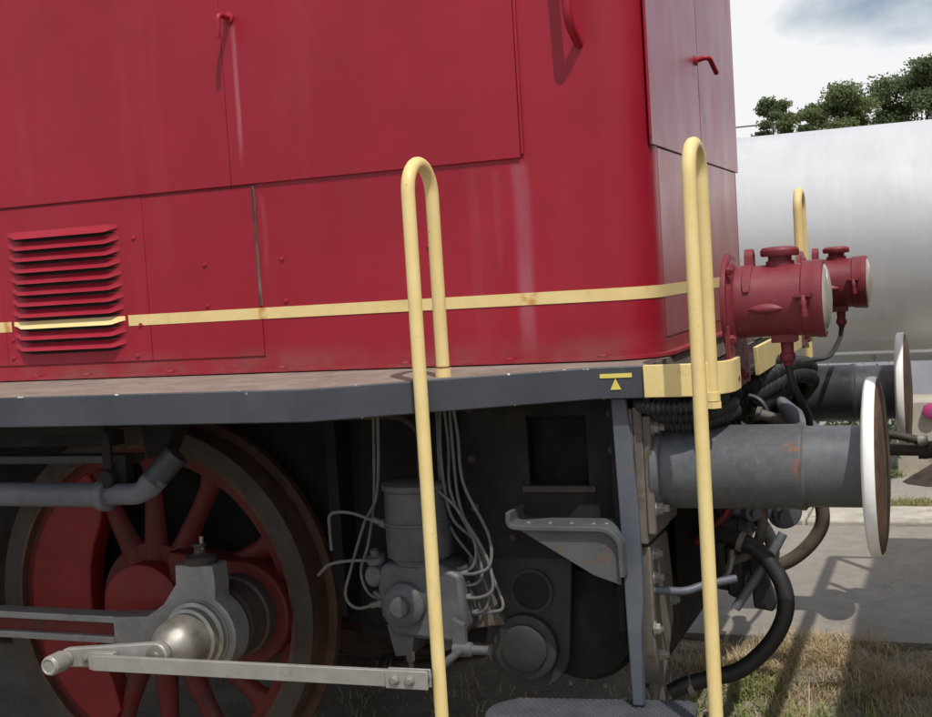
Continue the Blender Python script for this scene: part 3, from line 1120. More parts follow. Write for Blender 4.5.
# step bracket left of the post: top flange with turned-up lip and a tapering web
fl = fillet([(-.922, 0, .956), (-.925, 0, .918), (-.885, 0, .914), (-.655, 0, .914), (-.622, 0, .885), (-.620, 0, .79)], .026, 6)
fm = MB()
vs = []
for i, p in enumerate(fl):
    t = (Vector(fl[min(i + 1, len(fl) - 1)]) - Vector(fl[max(i - 1, 0)])).normalized()
    n_ = Vector((-t.z, 0, t.x)) * .006
    for q, yy in ((p + n_, -1.045), (p + n_, -.925), (p - n_, -.925), (p - n_, -1.045)):
        vs.append((q.x, yy, q.z))
fs = []
for i in range(len(fl) - 1):
    for q in range(4):
        fs.append((i * 4 + q, i * 4 + (q + 1) % 4, i * 4 + 4 + (q + 1) % 4, i * 4 + 4 + q))
k_ = (len(fl) - 1) * 4
fs += [(0, 1, 2, 3), (k_ + 3, k_ + 2, k_ + 1, k_)]
fm.add(vs, fs)
brk = build(fm, 'step_bracket', 'bracket', LOCO, .0015)
build(MB().prism([(-.900, .908), (-.640, .908), (-.627, .880), (-.627, .765), (-.70, .79)], 'y', -1.030, -1.020), 'gusset_web', 'bracket', brk, .002)
rv = None
for x in (-.88, -.82, -.76, -.70, -.665):
    if rv is None:
        rv = build(MB().lathe([(0, .006), (.003, .005), (.004, 0)], (x, -1.00, .920), (0, 0, 1), 8), 'rivet', 'bolt', brk)
        rq = WLOC[rv.name].copy()
    else:
        again(rv, (x, rq.y, rq.z), brk)

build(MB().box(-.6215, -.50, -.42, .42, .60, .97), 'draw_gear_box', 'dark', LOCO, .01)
build(MB().prism([(-.95, .86), (.95, .86), (.95, .62), (.75, .40), (-.75, .40), (-.95, .62)], 'x', -.66, -.640), 'lower_beam', 'dark', LOCO, .004)

# ---- swing arm with round holes, bearing cap and the drum behind it
ar = MB()
R_ = .125
c1, c2 = (-.950, .54), (-.905, .96)
outl = []
for k in range(17):
    a = rad(180 + 15 + 180 * k / 16 - 8)
    outl.append((c1[0] + R_ * math.cos(a), c1[1] + R_ * math.sin(a)))
outl += [(c2[0] + .115, c2[1]), (c2[0] - .115, c2[1])]
# web built as slabs round the two holes
def plate_with_holes(mb, outline_fn, holes, y0, y1, n=40):
    """vertical strips of a plate, each strip split round the holes"""
    zmin, zmax = .40, .97
    rows = 96
    for r in range(rows):
        za = zmin + (zmax - zmin) * r / rows
        zb = zmin + (zmax - zmin) * (r + 1) / rows
        sa, sb_ = outline_fn((za + zb) / 2)
        segs = [(sa, sb_)]
        for hx, hz, hr in holes:
            d = abs((za + zb) / 2 - hz)
            if d < hr:
                w = math.sqrt(hr * hr - d * d)
                ns = []
                for p, q in segs:
                    if p < hx - w:
                        ns.append((p, min(q, hx - w)))
                    if q > hx + w:
                        ns.append((max(p, hx + w), q))
                segs = ns
        for p, q in segs:
            if q - p > .002:
                mb.box(p, q, y0, y1, za, zb + .0001)
def arm_out(z):
    t = (z - c1[1]) / (c2[1] - c1[1])
    cx = c1[0] + (c2[0] - c1[0]) * t
    if z < c1[1]:
        w = math.sqrt(max(0, R_ ** 2 - (z - c1[1]) ** 2))
        cx = c1[0]
    else:
        w = R_ - .01 * t
    return cx - w, cx + w
arm_m = MB()
nseg = 96
def arm_poly():
    pts = [(c1[0] + R_ * math.cos(rad(a)), c1[1] + R_ * math.sin(rad(a))) for a in range(180, 361, 10)]
    return pts + [(c2[0] + .115, c2[1]), (c2[0] - .115, c2[1])]
arm_m.prism(arm_poly(), 'y', -.875, -.845)
arm = build(arm_m, 'swing_arm', 'dark', LOCO, .004)
arm.data.materials.clear()
arm.data.materials.append(worn('swing_arm_grey', (.025, .025, .0235), (.035, .034, .032), .6, .1, (.03, .026, .022), .5, .7, 9, .3, 60))
for hx, hz, hr in ((-.925, .702, .057), (-.905, .845, .050)):
    hm = MB().ring(hr - .004, hr + .006, 0, .008, (hx, -.874, hz), (0, -1, 0), 30)
    build(hm, 'hole_rim', arm.data.materials[0], arm)
    build(MB().lathe([(0, hr - .003), (.003, hr - .003)], (hx, -.8755, hz), (0, -1, 0), 30), 'hole', 'dark', arm)  # dark disc for the shade inside the hole; the arm is solid
build(MB().lathe([(0, .094), (.022, .092), (.026, .082), (.026, .068), (.034, .066), (.038, .058), (.040, .02), (.040, 0)], (-.948, -.876, .545), (0, -1, 0), 36),
      'bearing_cap', arm.data.materials[0], arm)
build(MB().lathe([(0, .165), (.03, .165), (.05, .15), (.055, .08), (.06, 0)], (-.80, -.78, .60), (0, -1, 0), 44), 'brake_drum', 'dark', LOCO)

# ---- main frames, inner masses (dark, behind the running gear)
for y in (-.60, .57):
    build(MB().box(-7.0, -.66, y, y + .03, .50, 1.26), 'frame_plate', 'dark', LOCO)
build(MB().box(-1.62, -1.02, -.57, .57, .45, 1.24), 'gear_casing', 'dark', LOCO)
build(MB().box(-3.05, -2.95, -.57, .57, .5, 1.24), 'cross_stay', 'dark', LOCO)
# brake rigging running along above the wheel
for (y, z0, z1, m) in ((-1.19, 1.165, 1.205, 'dark'), (-1.10, 1.10, 1.125, 'pipe'), (-1.22, 1.205, 1.235, 'dark')):
    build(MB().box(-5.2, -2.06, y, y + .06, z0, z1), 'brake_channel', 'dark' if m == 'dark' else 'barrel_dark', LOCO, .003)


# ---- wheels
def wheel(xc, s, full=True):
    yf, r = .82 * s, .589
    n_ = (0, s, 0)                                          # outward
    tyre = MB().ring(.525, r, -.010, 0, (xc, yf, r), n_, 72)
    w = thing_part('wheel', (xc, yf, r))
    t1 = MB().ring(.515, r - .001, -.11, -.0005, (xc, yf, r), n_, 72)
    t1.ring(.52, r + .028, -.138, -.108, (xc, yf, r), n_, 72)
    build(t1, 'tread', 'tread', w)
    build(tyre, 'tyre', 'tyre', w, .003)
    # rim inside the tyre
    build(MB().ring(.478, .524, -.10, -.022, (xc, yf, r), n_, 72), 'rim', 'redwheel', w)
    sp0 = None
    for a in (117, 89, 60, 25, -8, -40, -66, -90, -114):
        ca, sa = math.cos(rad(a)), math.sin(rad(a))
        P = []
        if sp0 is None or True:
            mb = MB()
            vs = []
            for q, (rr, hw, hy) in enumerate(((.14, .050, .042), (.22, .040, .036), (.36, .031, .028), (.44, .034, .027), (.475, .052, .030), (.482, .075, .032))):
                for j in range(10):
                    b_ = 2 * math.pi * j / 10
                    lx, ly = hw * math.cos(b_), hy * math.sin(b_)
                    vs.append((xc + ca * rr - sa * lx, yf - s * .058 + ly, r + sa * rr + ca * lx))
            fs = []
            for q in range(5):
                for j in range(10):
                    fs.append((q * 10 + j, q * 10 + (j + 1) % 10, q * 10 + 10 + (j + 1) % 10, q * 10 + 10 + j))
            build(mb.add(vs, fs), 'spoke', 'redwheel', w)
    # balance weight filling the side away from the crank
    cw = [(xc + .49 * math.cos(rad(117 + k * 126 / 24)), r + .49 * math.sin(rad(117 + k * 126 / 24))) for k in range(25)]
    half = [(-.165, -.36), (-.185, -.27), (-.215, -.20), (-.240, -.12), (-.247, -.04)]
    cw += [(xc + p, r + q) for p, q in half] + [(xc + p, r - q) for p, q in half[::-1]]
    build(MB().prism(cw, 'y', yf - s * .018, yf - s * .095), 'balance_weight', 'redweight', w, .006)
    build(MB().ring(.03, .205, -.10, -.030, (xc, yf, r), n_, 48), 'hub', 'redwheel', w, .006)
    build(MB().lathe([(0, .150), (.09, .148), (.096, .140), (.098, 0)], (xc, yf - s * .05, r), n_, 44), 'axle_end', 'redweight', w)
    # crank boss swallowing the pin
    xb = xc + .355
    pb = []
    for k in range(19):
        a = rad(-95 + 190 * k / 18)
        pb.append((xb + .165 * math.cos(a), r + .165 * math.sin(a)))
    pb += [(xc + .10, r + .19), (xc + .10, r - .19)]
    build(MB().prism(pb, 'y', yf + s * .030, yf - s * .09), 'crank_boss', 'redwheel', w, .008)
    return w


def thing_part(name, loc):
    """an Empty that is a part of the locomotive"""
    o = bpy.data.objects.new(name, None)
    o.empty_display_size = .1
    COL.objects.link(o)
    o.parent = LOCO
    o.location = Vector(loc) - WLOC[LOCO.name]
    WLOC[o.name] = Vector(loc)
    return o


XW = -2.245
wh = wheel(XW, -1)
def copy_wheel(src, dx, flip=False):
    w = src.copy()
    COL.objects.link(w)
    w.parent = LOCO
    w.location = src.location + Vector((dx, 0, 0))
    WLOC[w.name] = WLOC[src.name] + Vector((dx, 0, 0))
    if flip:
        w.location.y = -WLOC[src.name].y
        w.rotation_euler = (0, 0, math.pi)
    for ch in src.children:
        c = ch.copy()
        COL.objects.link(c)
        c.parent = w
    return w
copy_wheel(wh, -1.75)
copy_wheel(wh, 0, True)
build(MB().lathe([(0, .085), (1.5, .085)], (XW, -.75, .589), (0, 1, 0), 20), 'axle', 'dark', LOCO)

# ---- rods and crank pin: everything on one axis at CX, CZ
CX, CZ = -1.890, .592
build(MB().lathe([(0, .128), (.05, .126), (.055, .118), (.13, .117), (.133, .108), (.170, .107)], (CX, -.84, CZ), (0, -1, 0), 40), 'crank_pin', 'darkbrown', LOCO)
rod = MB()
big = []
for k in range(25):
    a = rad(-140 + 280 * k / 24)
    big.append((CX + .125 * math.cos(a), CZ + .120 * math.sin(a)))
big = [(CX + .125 * math.cos(rad(a)), CZ + .122 * math.sin(rad(a))) for a in range(-125, 61, 8)]
big += [(CX + .068, CZ + .148), (CX + .064, CZ + .205), (CX - .064, CZ + .205), (CX - .066, CZ + .148), (CX - .115, CZ + .085),
        (CX - .175, CZ + .047), (CX - .30, CZ + .040), (CX - .30, CZ - .045), (CX - .17, CZ - .058)]
rod.prism(big, 'y', -1.085, -1.005)
# the shank: I section with a red web
rod.box(-5.4, CX - .299, -1.078, -1.012, CZ + .018, CZ + .040)
rod.box(-5.4, CX - .299, -1.078, -1.012, CZ - .045, CZ - .023)
rd = build(rod, 'coupling_rod', 'dullsteel', LOCO, .004)
build(MB().box(-5.4, CX - .28, -1.060, -1.030, CZ - .0235, CZ + .0185), 'rod_web', 'redwheel', rd, label='red painted web of the rod')
build(MB().ring(.085, .104, 0, .006, (CX, -1.0855, CZ), (0, -1, 0), 44), 'bearing_ring', 'dullsteel', rd, .001)
oc = MB().lathe([(0, .050), (.012, .052), (.020, .046), (.024, .030), (.030, .018), (.046, .016), (.050, .022), (.058, .020), (.060, 0)], (CX - .0, -1.045, CZ + .2055), (0, 0, 1), 20)
build(oc, 'oil_cup', 'darkbrown', rd)
build(MB().tube([(CX + .01, -1.05, CZ + .245), (CX + .012, -1.05, CZ + .285)], .006, 8), 'filler_pin', 'chrome', rd)
# polished cap
cap = MB().lathe([(0, .100), (.020, .099), (.024, .088), (.048, .087), (.052, .078), (.104, .0765), (.126, .072), (.144, .063), (.158, .051), (.168, .040), (.172, .034), (.175, .030), (.205, .029), (.215, .029), (.216, .014), (.222, .013), (.223, 0)],
                 (CX, -1.086, CZ + .002), (0, -1, 0), 44)
capo = build(cap, 'crank_cap', 'chrome', LOCO)
# return crank arm from the cap to the pin near the axle
A, B = Vector((CX, -1.285, CZ + .002)), Vector((-2.192, -1.285, .572))
def flat_arm(mb, a, b, ha, hb, y0, y1, n=9):
    d = (b - a).normalized()
    e = Vector((-d.z, 0, d.x))
    pts = []
    th = [k / n * math.pi - math.pi / 2 for k in range(n + 1)]
    pts += [(b + d * (hb * math.cos(t)) + e * (hb * math.sin(t))) for t in th]
    pts += [(a - d * (ha * math.cos(t)) - e * (ha * math.sin(t))) for t in th]
    mb.prism([(p.x, p.z) for p in pts], 'y', y0, y1)
am = MB()
flat_arm(am, A, B, .036, .027, -1.297, -1.272)
arm2 = build(am, 'return_crank', 'steel', LOCO, .004)
build(MB().lathe([(0, .023), (.018, .023), (.022, .029), (.072, .028), (.076, .025), (.080, .025), (.081, .020), (.078, .019), (.078, 0)], (B.x, -1.2985, B.z), (0, -1, 0), 28), 'crank_pin_end', 'steel', arm2, .0015)
cb_ = MB()
for dx, dz in ((.07, .004), (.095, .006)):
    cb_.lathe([(0, .013), (.008, .013), (.010, .008), (.016, .008)], (B.x + dx, -1.297, B.z + dz), (0, -1, 0), 6)
build(cb_, 'clamp_bolts', 'bolt', arm2, .001)
# eccentric rod to the lubricator
E0, E1 = Vector((B.x + .02, 0, B.z + .004)), Vector((-1.062, 0, .590))
er = MB()
d = (E1 - E0).normalized()
e = Vector((-d.z, 0, d.x))
def bar(mb, a, b, h, y0, y1):
    mb.prism([((a + e * h).x, (a + e * h).z), ((b + e * h).x, (b + e * h).z), ((b - e * h).x, (b - e * h).z), ((a - e * h).x, (a - e * h).z)], 'y', y0, y1)
bar(er, E0 + d * .10, E1, .0215, -1.342, -1.326)
bar(er, E0 + d * .075, E0 + d * .16, .025, -1.3255, -1.302)
bar(er, E1 - d * .105, E1 + d * .012, .0235, -1.3475, -1.3425)
bar(er, E1 - d * .105, E1 + d * .012, .0235, -1.3255, -1.3205)
erod = build(er, 'eccentric_rod', 'steel', LOCO, .002)
bo = None
for q in (-.078, -.036):
    p = E1 + d * q
    p = (p.x, -1.3476, p.z)
    if bo is None:
        bo = build(MB().lathe([(0, .014), (.006, .014), (.008, .009), (.012, .009)], p, (0, -1, 0), 6), 'bolt', 'bolt', erod, .001)
        bd = WLOC[bo.name] - Vector(p)
    else:
        again(bo, Vector(p) + bd, erod)

# ---- air pipe over the wheel with its union, elbow and hanger
pm = MB().tube([(-5.5, -1.20, 1.028), (-2.105, -1.20, 1.026)], .0355, 20)
air = build(pm, 'air_pipe', 'pipe', LOCO)
build(MB().lathe([(0, .036), (.004, .047), (.030, .047), (.034, .040)], (-2.108, -1.20, 1.026), (1, 0, 0), 20), 'union_ring', 'pipe', air, .001)
el = fillet([(-2.085, -1.20, 1.027), (-1.966, -1.20, 1.030), (-1.916, -1.183, 1.078)], .030, 8)
build(MB().tube(el, [.031] * (len(el) - 3) + [.034, .036, .036], 18), 'elbow', 'pipe', air)
build(MB().tube([(-1.930, -1.188, 1.065), (-1.862, -1.163, 1.138)], .0365, 16), 'hose_sleeve', 'barrel_dark', air)
hb_ = MB().box(-2.088, -2.058, -1.205, -1.19, 1.02, 1.27)
hb_.lathe([(0, .026), (.05, .026)], (-2.068, -1.225, 1.075), (0, 1, 0), 14)
hb_.box(-2.06, -2.02, -1.19, -1.15, 1.05, 1.14)
build(hb_, 'pipe_hanger', 'dark', LOCO, .003)
build(MB().prism([(-2.01, 1.25), (-1.86, 1.25), (-1.93, 1.13), (-1.99, 1.12)], 'y', -1.13, -1.05), 'hanger_block', 'dark', LOCO, .005)

# ---- lubricator
lub_y = -.93
lb = MB().lathe([(0, .080), (.016, .082), (.020, .094), (.11, .096), (.113, .099), (.120, .099), (.123, .095), (.205, .093), (.212, .100), (.226, .100), (.232, .09), (.236, 0)],
                (-1.232, lub_y, .792), (0, 0, 1), 36)
lub = build(lb, 'lubricator', 'alloy', LOCO)
bd2 = MB()
bd2.prism([(-1.345, .765), (-1.315, .80), (-1.15, .80), (-1.085, .772), (-1.075, .62), (-1.12, .578), (-1.30, .592), (-1.335, .65)], 'y', lub_y - .075, lub_y + .08)
build(bd2, 'pump_body', 'alloy', lub, .014)
bs = MB().lathe([(0, .064), (.02, .062), (.030, .050), (.034, .030), (.050, .026), (.052, 0)], (-1.255, lub_y - .075, .688), (0, -1, 0), 26)
bs.lathe([(0, .030), (.05, .030), (.055, .024)], (-1.34, lub_y - .02, .755), (-.3, -.9, .1), 16)
bs.lathe([(0, .018), (.02, .018), (.022, .028), (.040, .028), (.042, .012), (.06, .012)], (-1.348, lub_y - .04, .775), (-.1, -.2, 1), 14)
build(bs, 'drive_boss', 'alloy', lub)
lg = MB().prism([(-1.325, .62), (-1.235, .62), (-1.255, .535), (-1.305, .53)], 'y', lub_y - .06, lub_y + .04)
lg.prism([(-1.225, .61), (-1.115, .60), (-1.13, .555), (-1.19, .535)], 'y', lub_y - .03, lub_y + .05)
lg.lathe([(0, .013), (.03, .013), (.032, .008), (.05, .008)], (-1.262, lub_y - .05, .545), (0, 0, -1), 8)
build(lg, 'mounting_foot', 'alloy', lub, .008)
# unions with oil pipes fanning out of them
nutm = None
PIPES = [
    # from the right hand unions up to the deck
    [(-1.105, .768), (-1.045, .775), (-1.005, .80), (-1.01, .88), (-1.075, 1.02), (-1.090, 1.16), (-1.10, 1.27)],
    [(-1.105, .768), (-1.06, .79), (-1.05, .85), (-1.095, .96), (-1.105, 1.09), (-1.115, 1.27)],
    [(-1.095, .645), (-1.02, .66), (-.985, .675), (-1.01, .74), (-1.06, .85), (-1.125, .93), (-1.14, 1.10), (-1.145, 1.27)],
    [(-1.095, .645), (-1.05, .655), (-1.03, .70), (-1.07, .79), (-1.135, .88), (-1.155, 1.0), (-1.16, 1.27)],
    [(-1.10, .70), (-1.03, .71), (-1.00, .74), (-1.025, .83), (-1.10, .95), (-1.175, 1.05), (-1.18, 1.27)],
    [(-1.11, .735), (-1.06, .74), (-1.035, .77), (-1.06, .86), (-1.12, .99), (-1.125, 1.12), (-1.13, 1.27)],
    # left hand ones
    [(-1.36, .672), (-1.43, .655), (-1.468, .69), (-1.45, .77), (-1.40, .90), (-1.345, 1.00), (-1.335, 1.27)],
    [(-1.36, .672), (-1.40, .70), (-1.42, .76), (-1.40, .83), (-1.375, .94), (-1.36, 1.02), (-1.355, 1.27)],
    [(-1.345, .80), (-1.43, .80), (-1.50, .785), (-1.545, .75)],
    [(-1.33, .90), (-1.42, .935), (-1.49, .93), (-1.505, .88), (-1.505, .82)],
]
for i, pth in enumerate(PIPES):
    yy = lub_y - .045 + .014 * (i % 4)
    P3 = [(x, yy + (.03 if z > 1.1 else 0) - .012 * math.sin(j * 1.3), z) for j, (x, z) in enumerate(pth)]
    build(MB().tube(curve(P3, 7), .0048, 8), 'oil_pipe', 'copper', lub)
    x, z = pth[0]
    dx = pth[1][0] - x
    p = (x, yy, z)
    u = MB().lathe([(0, .013), (.018, .013), (.020, .009), (.045, .009)], (x - math.copysign(.012, dx), yy, z), (dx, 0, pth[1][1] - z), 8)
    build(u, 'pipe_union', 'copper', lub, .001)
# lever with the pin the eccentric rod drives
lv = MB().tube([(-1.062, -1.334, .590), (-1.062, -1.08, .590)], .011, 10)
lv.prism([(-1.085, .59), (-1.045, .575), (-1.05, .66), (-1.085, .675)], 'y', -1.09, -1.07)
lv.lathe([(0, .020), (.05, .020), (.054, .013), (.10, .013)], (-1.085, -1.08, .590), (1, 0, 0), 12)
build(lv, 'pump_lever', 'alloy', LOCO, .001)
# brown block with fins to the right of the pump
build(MB().prism([(-1.10, .80), (-1.05, .80), (-1.03, .66), (-1.00, .61), (-1.09, .595)], 'y', -.905, -.85), 'guard_plate', 'brownplate', LOCO, .004)

# ---- end hoses and fittings round the coupling
def ribbed(path, r, amp=.10, pitch=.016):
    P = [Vector(p) for p in curve(path, 60)]
    out, rs, acc = [P[0]], [r], 0
    for a, b in zip(P, P[1:]):
        acc += (b - a).length
        out.append(b)
        rs.append(r * (1 + amp * math.sin(acc / pitch * 2 * math.pi)))
    return MB().tube(out, rs, 12)
for path, r in (([(-.47, -.80, 1.16), (-.42, -.66, 1.20), (-.37, -.40, 1.215), (-.31, 0, 1.235), (-.28, .35, 1.20), (-.34, .60, 1.10)], .026),
                ([(-.50, -.78, 1.12), (-.43, -.60, 1.165), (-.36, -.35, 1.185), (-.30, .05, 1.20), (-.28, .40, 1.15), (-.36, .60, 1.05)], .026),
                ([(-.52, -.74, 1.09), (-.46, -.60, 1.14), (-.40, -.48, 1.15), (-.35, -.25, 1.15), (-.33, .1, 1.16), (-.40, .4, 1.05)], .024),
                ([(-.44, -.88, 1.18), (-.47, -.80, 1.22), (-.46, -.68, 1.24), (-.40, -.45, 1.245), (-.33, -.1, 1.262)], .022)):
    build(ribbed(path, r), 'jumper_hose', 'rubber', LOCO)
for path, r in (([(-.60, -.86, 1.215), (-.53, -.955, 1.205), (-.46, -.985, 1.200), (-.39, -.94, 1.205), (-.35, -.84, 1.215)], .020),
                ([(-.60, -.83, 1.19), (-.52, -.93, 1.178), (-.45, -.955, 1.172), (-.385, -.90, 1.18), (-.35, -.80, 1.19)], .019),
                ([(-.60, -.90, 1.235), (-.545, -1.00, 1.228), (-.48, -1.015, 1.224), (-.41, -.99, 1.228), (-.36, -.90, 1.238)], .018)):
    build(ribbed(path, r, .16, .013), 'jumper_hose', 'rubber', LOCO)
# coiled end of a jumper hose lying over the buffer
cl = MB()
for k, (rr, yy) in enumerate(((.060, -.52), (.046, -.49), (.034, -.47))):
    cl.tube([(-.365 + rr * math.cos(t) * .95, yy + .012 * math.sin(t), 1.135 + rr * math.sin(t)) for t in [q / 36 * 2 * math.pi for q in range(36)]],
            .0085, 8, closed=True)
build(cl, 'hose_coil', 'rubber', LOCO)
build(MB().lathe([(0, .008), (.01, .016), (.09, .033), (.13, .036), (.17, .036), (.172, 0)], (-.270, -.56, 1.192), (.62, -.05, -.78), 16), 'cable_plug', 'pipe', LOCO)
build(MB().lathe([(0, .020), (.012, .022), (.016, .015), (.12, .014)], (-.335, -.55, 1.150), (.95, 0, -.28), 14), 'pipe_stub', 'brownplate', LOCO)
# air brake hose: a big black loop
build(MB().tube(curve([(-.47, -.50, .79), (-.40, -.52, .775), (-.335, -.53, .735), (-.285, -.54, .655), (-.280, -.55, .575), (-.325, -.55, .485), (-.41, -.55, .405),
                       (-.50, -.56, .375), (-.565, -.60, .365), (-.61, -.62, .345)], 10), .0245, 16), 'brake_hose', 'rubber', LOCO)
build(MB().tube(curve([(-.27, .28, .80), (-.252, .29, .71), (-.262, .30, .64), (-.315, .30, .568), (-.39, .30, .515), (-.47, .30, .50)], 10), .0245, 14), 'brake_hose', 'hosebrown', LOCO,
      label='dusty brown hose hanging behind the black one')
# stop cocks and levers
vm = MB().lathe([(0, .05), (.05, .052), (.055, .042), (.075, .040), (.078, .028), (.10, .028)], (-.31, -.32, .835), (.35, -.9, -.1), 20)
vm.lathe([(0, .032), (.09, .032)], (-.33, -.30, .92), (.2, 0, -1), 16)
build(vm, 'stop_cock', 'grey', LOCO)
vm = MB().lathe([(0, .034), (.11, .032), (.115, .040), (.14, .040)], (-.52, -.46, .80), (1, -.1, -.02), 16)
vm.lathe([(0, .026), (.09, .026)], (-.455, -.46, .86), (0, 0, -1), 14)
vm.lathe([(0, .020), (.04, .030), (.10, .030), (.11, .02)], (-.44, -.42, .76), (.1, -.2, -1), 14)
build(vm, 'hose_valve', 'barrel_dark', LOCO)
build(MB().tube(fillet([(-.54, -.47, .76), (-.50, -.49, .79), (-.445, -.49, .845), (-.43, -.48, .88)], .02), .013, 10), 'valve_lever', 'redvalve', LOCO)
build(MB().tube([(-.425, -.52, .575), (-.315, -.50, .735), (-.285, -.48, .79)], .014, 10), 'release_rod', 'pipe', LOCO)
build(MB().prism([(-.395, .72), (-.355, .69), (-.318, .57), (-.33, .545), (-.385, .555)], 'y', -.44, -.40), 'rubber_flap', 'rubber', LOCO, .006)
build(MB().prism([(-.46, .75), (-.405, .73), (-.405, .62), (-.42, .585), (-.455, .60)], 'y', -.47, -.42), 'coupling_head', 'rubber', LOCO, .008)
build(MB().tube(curve([(-.47, -.53, .655), (-.435, -.54, .69), (-.425, -.53, .75)], 6), .008, 8), 'hook_link', 'bolt', LOCO)
build(MB().lathe([(0, .030), (.12, .030)], (-.36, -.36, .66), (-1, .1, .1), 14), 'drain_pipe', 'brownplate', LOCO)
for p, d_, m_ in (((-.405, -.521, .777), (.9, -.1, -.35), 'bolt'), ((-.545, -.59, .364), (-.9, -.1, -.3), 'bolt')):
    build(MB().lathe([(0, .031), (.016, .031)], p, d_, 16), 'hose_clamp', m_, LOCO)
ac = MB().lathe([(0, .020), (.05, .022), (.055, .036), (.085, .038), (.09, .026), (.15, .024)], (-.43, -.44, .93), (.25, .05, -1), 16)
ac.lathe([(0, .024), (.05, .024), (.055, .016), (.075, .016)], (-.395, -.45, .845), (.6, -.8, .1), 12)
build(ac, 'angle_cock', 'pipe', LOCO)
build(MB().tube(fillet([(-.345, -.45, .93), (-.345, -.46, .80), (-.37, -.46, .73), (-.44, -.46, .70)], .04), .016, 12), 'branch_pipe', 'brownplate', LOCO)
build(MB().tube(fillet([(-.50, -.50, .62), (-.45, -.52, .66), (-.425, -.52, .735)], .02), [.006] * 3 + [.010] * 6, 8), 'bright_link', 'steel', LOCO)
build(MB().tube(fillet([(-.30, -.30, .90), (-.29, -.34, .86), (-.285, -.34, .80)], .02), .012, 8), 'cock_handle', 'white', LOCO)
build(MB().tube(curve([(-.60, .2, .80), (-.45, .15, .70), (-.38, -.05, .62), (-.46, -.25, .58), (-.60, -.3, .62)], 8), .022, 12), 'steam_hose', 'rubber', LOCO)
dh = MB().box(-.62, -.30, -.035, .035, .98, 1.05)
dh.tube(curve([(-.31, 0, 1.015), (-.25, 0, 1.02), (-.20, 0, .985), (-.215, 0, .94), (-.26, 0, .935)], 6), .030, 10)
build(dh, 'draw_hook', 'darkbrown', LOCO, .004)

# ----------------------------------------------------------------- screw coupling reaching to the next wagon
cp = thing('screw_coupling', 'dark steel coupling bar reaching past the right edge between the buffers', 'coupling', (.05, 0, .93))
m1 = MB().tube([(-.22, -.02, .968), (.10, -.02, .962)], .020, 14)
m1.lathe([(0, .030), (.028, .030)], (.078, -.02, .9625), (1, 0, 0), 14)
m1.lathe([(0, .028), (.25, .028)], (.106, -.02, .962), (1, 0, 0), 14)
build(m1, 'screw_bar', 'darkbrown', cp)
build(MB().tube(curve([(-.22, -.055, 1.03), (-.02, -.055, 1.018), (.06, -.055, 1.002), (.082, -.05, .995)], 6), .013, 10), 'shackle', 'darkbrown', cp)
build(MB().lathe([(0, .018), (.012, .020), (.03, .014)], (.078, -.05, .994), (1, 0, .1), 10), 'shackle_nut', 'bolt', cp)

# ----------------------------------------------------------------- the wagon standing just past the right edge (its shade falls on the path)
WG = thing('freight_wagon', 'grey covered freight wagon standing coupled at the right, only its shadow in view', 'wagon', (4.2, 0, 0))
build(MB().box(.80, 7.6, -1.30, 1.30, 1.18, 2.94), 'body', 'wagon', WG, .01)
build(MB().prism([(-1.34, 2.94), (-.9, 3.02), (0, 3.06), (.9, 3.02), (1.34, 2.94)], 'x', .79, 7.62), 'roof', 'wagon', WG)
build(MB().box(.285, 7.6, -1.28, 1.28, 1.06, 1.175), 'underframe', 'dark', WG, .005)
rl = MB()
rl.tube([(.285, -1.27, 2.10), (.285, 1.27, 2.10)], .026, 10)
for y in (-1.27, 1.27):
    rl.tube([(.285, y, 2.10), (.285, y, 1.17)], .018, 10)
    rl.tube([(.285, y, 2.10), (.80, y, 2.10)], .018, 10)
build(rl, 'platform_railing', 'wagon', WG)
build(MB().lathe([(0, .09), (.02, .12), (.06, .12), (.07, .09)], (.24, .79, 1.57), (1, 0, 0), 20), 'tail_lamp', 'redlamp', WG)
build(MB().tube([(.285, .79, 2.1), (.285, .79, 1.17)], .016, 10), 'lamp_post', 'wagon', WG)
for y in (-.875, .875):
    o = build(MB().lathe([(0, .20), (.03, .22), (.045, .22), (.05, .10), (.25, .10), (.252, .13), (.30, .13)], (.235, y, 1.05), (1, 0, 0), 28), 'buffer', 'dark', WG)
wx = None
for x in (1.9, 6.3):
    for y in (-.75, .75):
        p = (x, y, .47)
        if wx is None:
            wx = build(MB().lathe([(-.06, .47), (.04, .46), (.045, .40), (.02, .36), (.02, .15), (.06, .12), (.065, 0)], p, (0, -1, 0), 36), 'wheel', 'rail', WG)
            wd = WLOC[wx.name] - Vector(p)
        else:
            again(wx, Vector(p) + (wd if y < 0 else -wd), WG, (0, 0, 0 if y < 0 else math.pi))

# ----------------------------------------------------------------- silver tank on its plinth, wall behind
TK = thing('storage_tank', 'long silver horizontal tank lying behind the locomotive end', 'tank', (0, 5.62, .085))
TR, TY, TZ = .868, 5.62, 1.640
build(MB().lathe([(-.34, 0), (-.335, .18), (-.30, .42), (-.22, .66), (-.12, .80), (-.03, .858), (.0, TR), (9.0, TR), (9.03, .858), (9.12, .80), (9.22, .66), (9.3, .42), (9.34, 0)],
                 (-1.34, TY, TZ), (1, 0, 0), 96), 'shell', 'tank', TK)
build(MB().ring(TR - .005, TR + .004, -.012, .012, (-1.30, TY, TZ), (1, 0, 0), 96), 'weld_seam', 'tank', TK)
build(MB().ring(TR - .005, TR + .003, -.006, .006, (1.7, TY, TZ), (1, 0, 0), 96), 'weld_seam', 'tank', TK)
build(MB().tube([(-.625, TY - TR * .66, .885), (5.0, TY - TR * .66, .885)], .011, 10), 'drip_rail', 'white', TK)
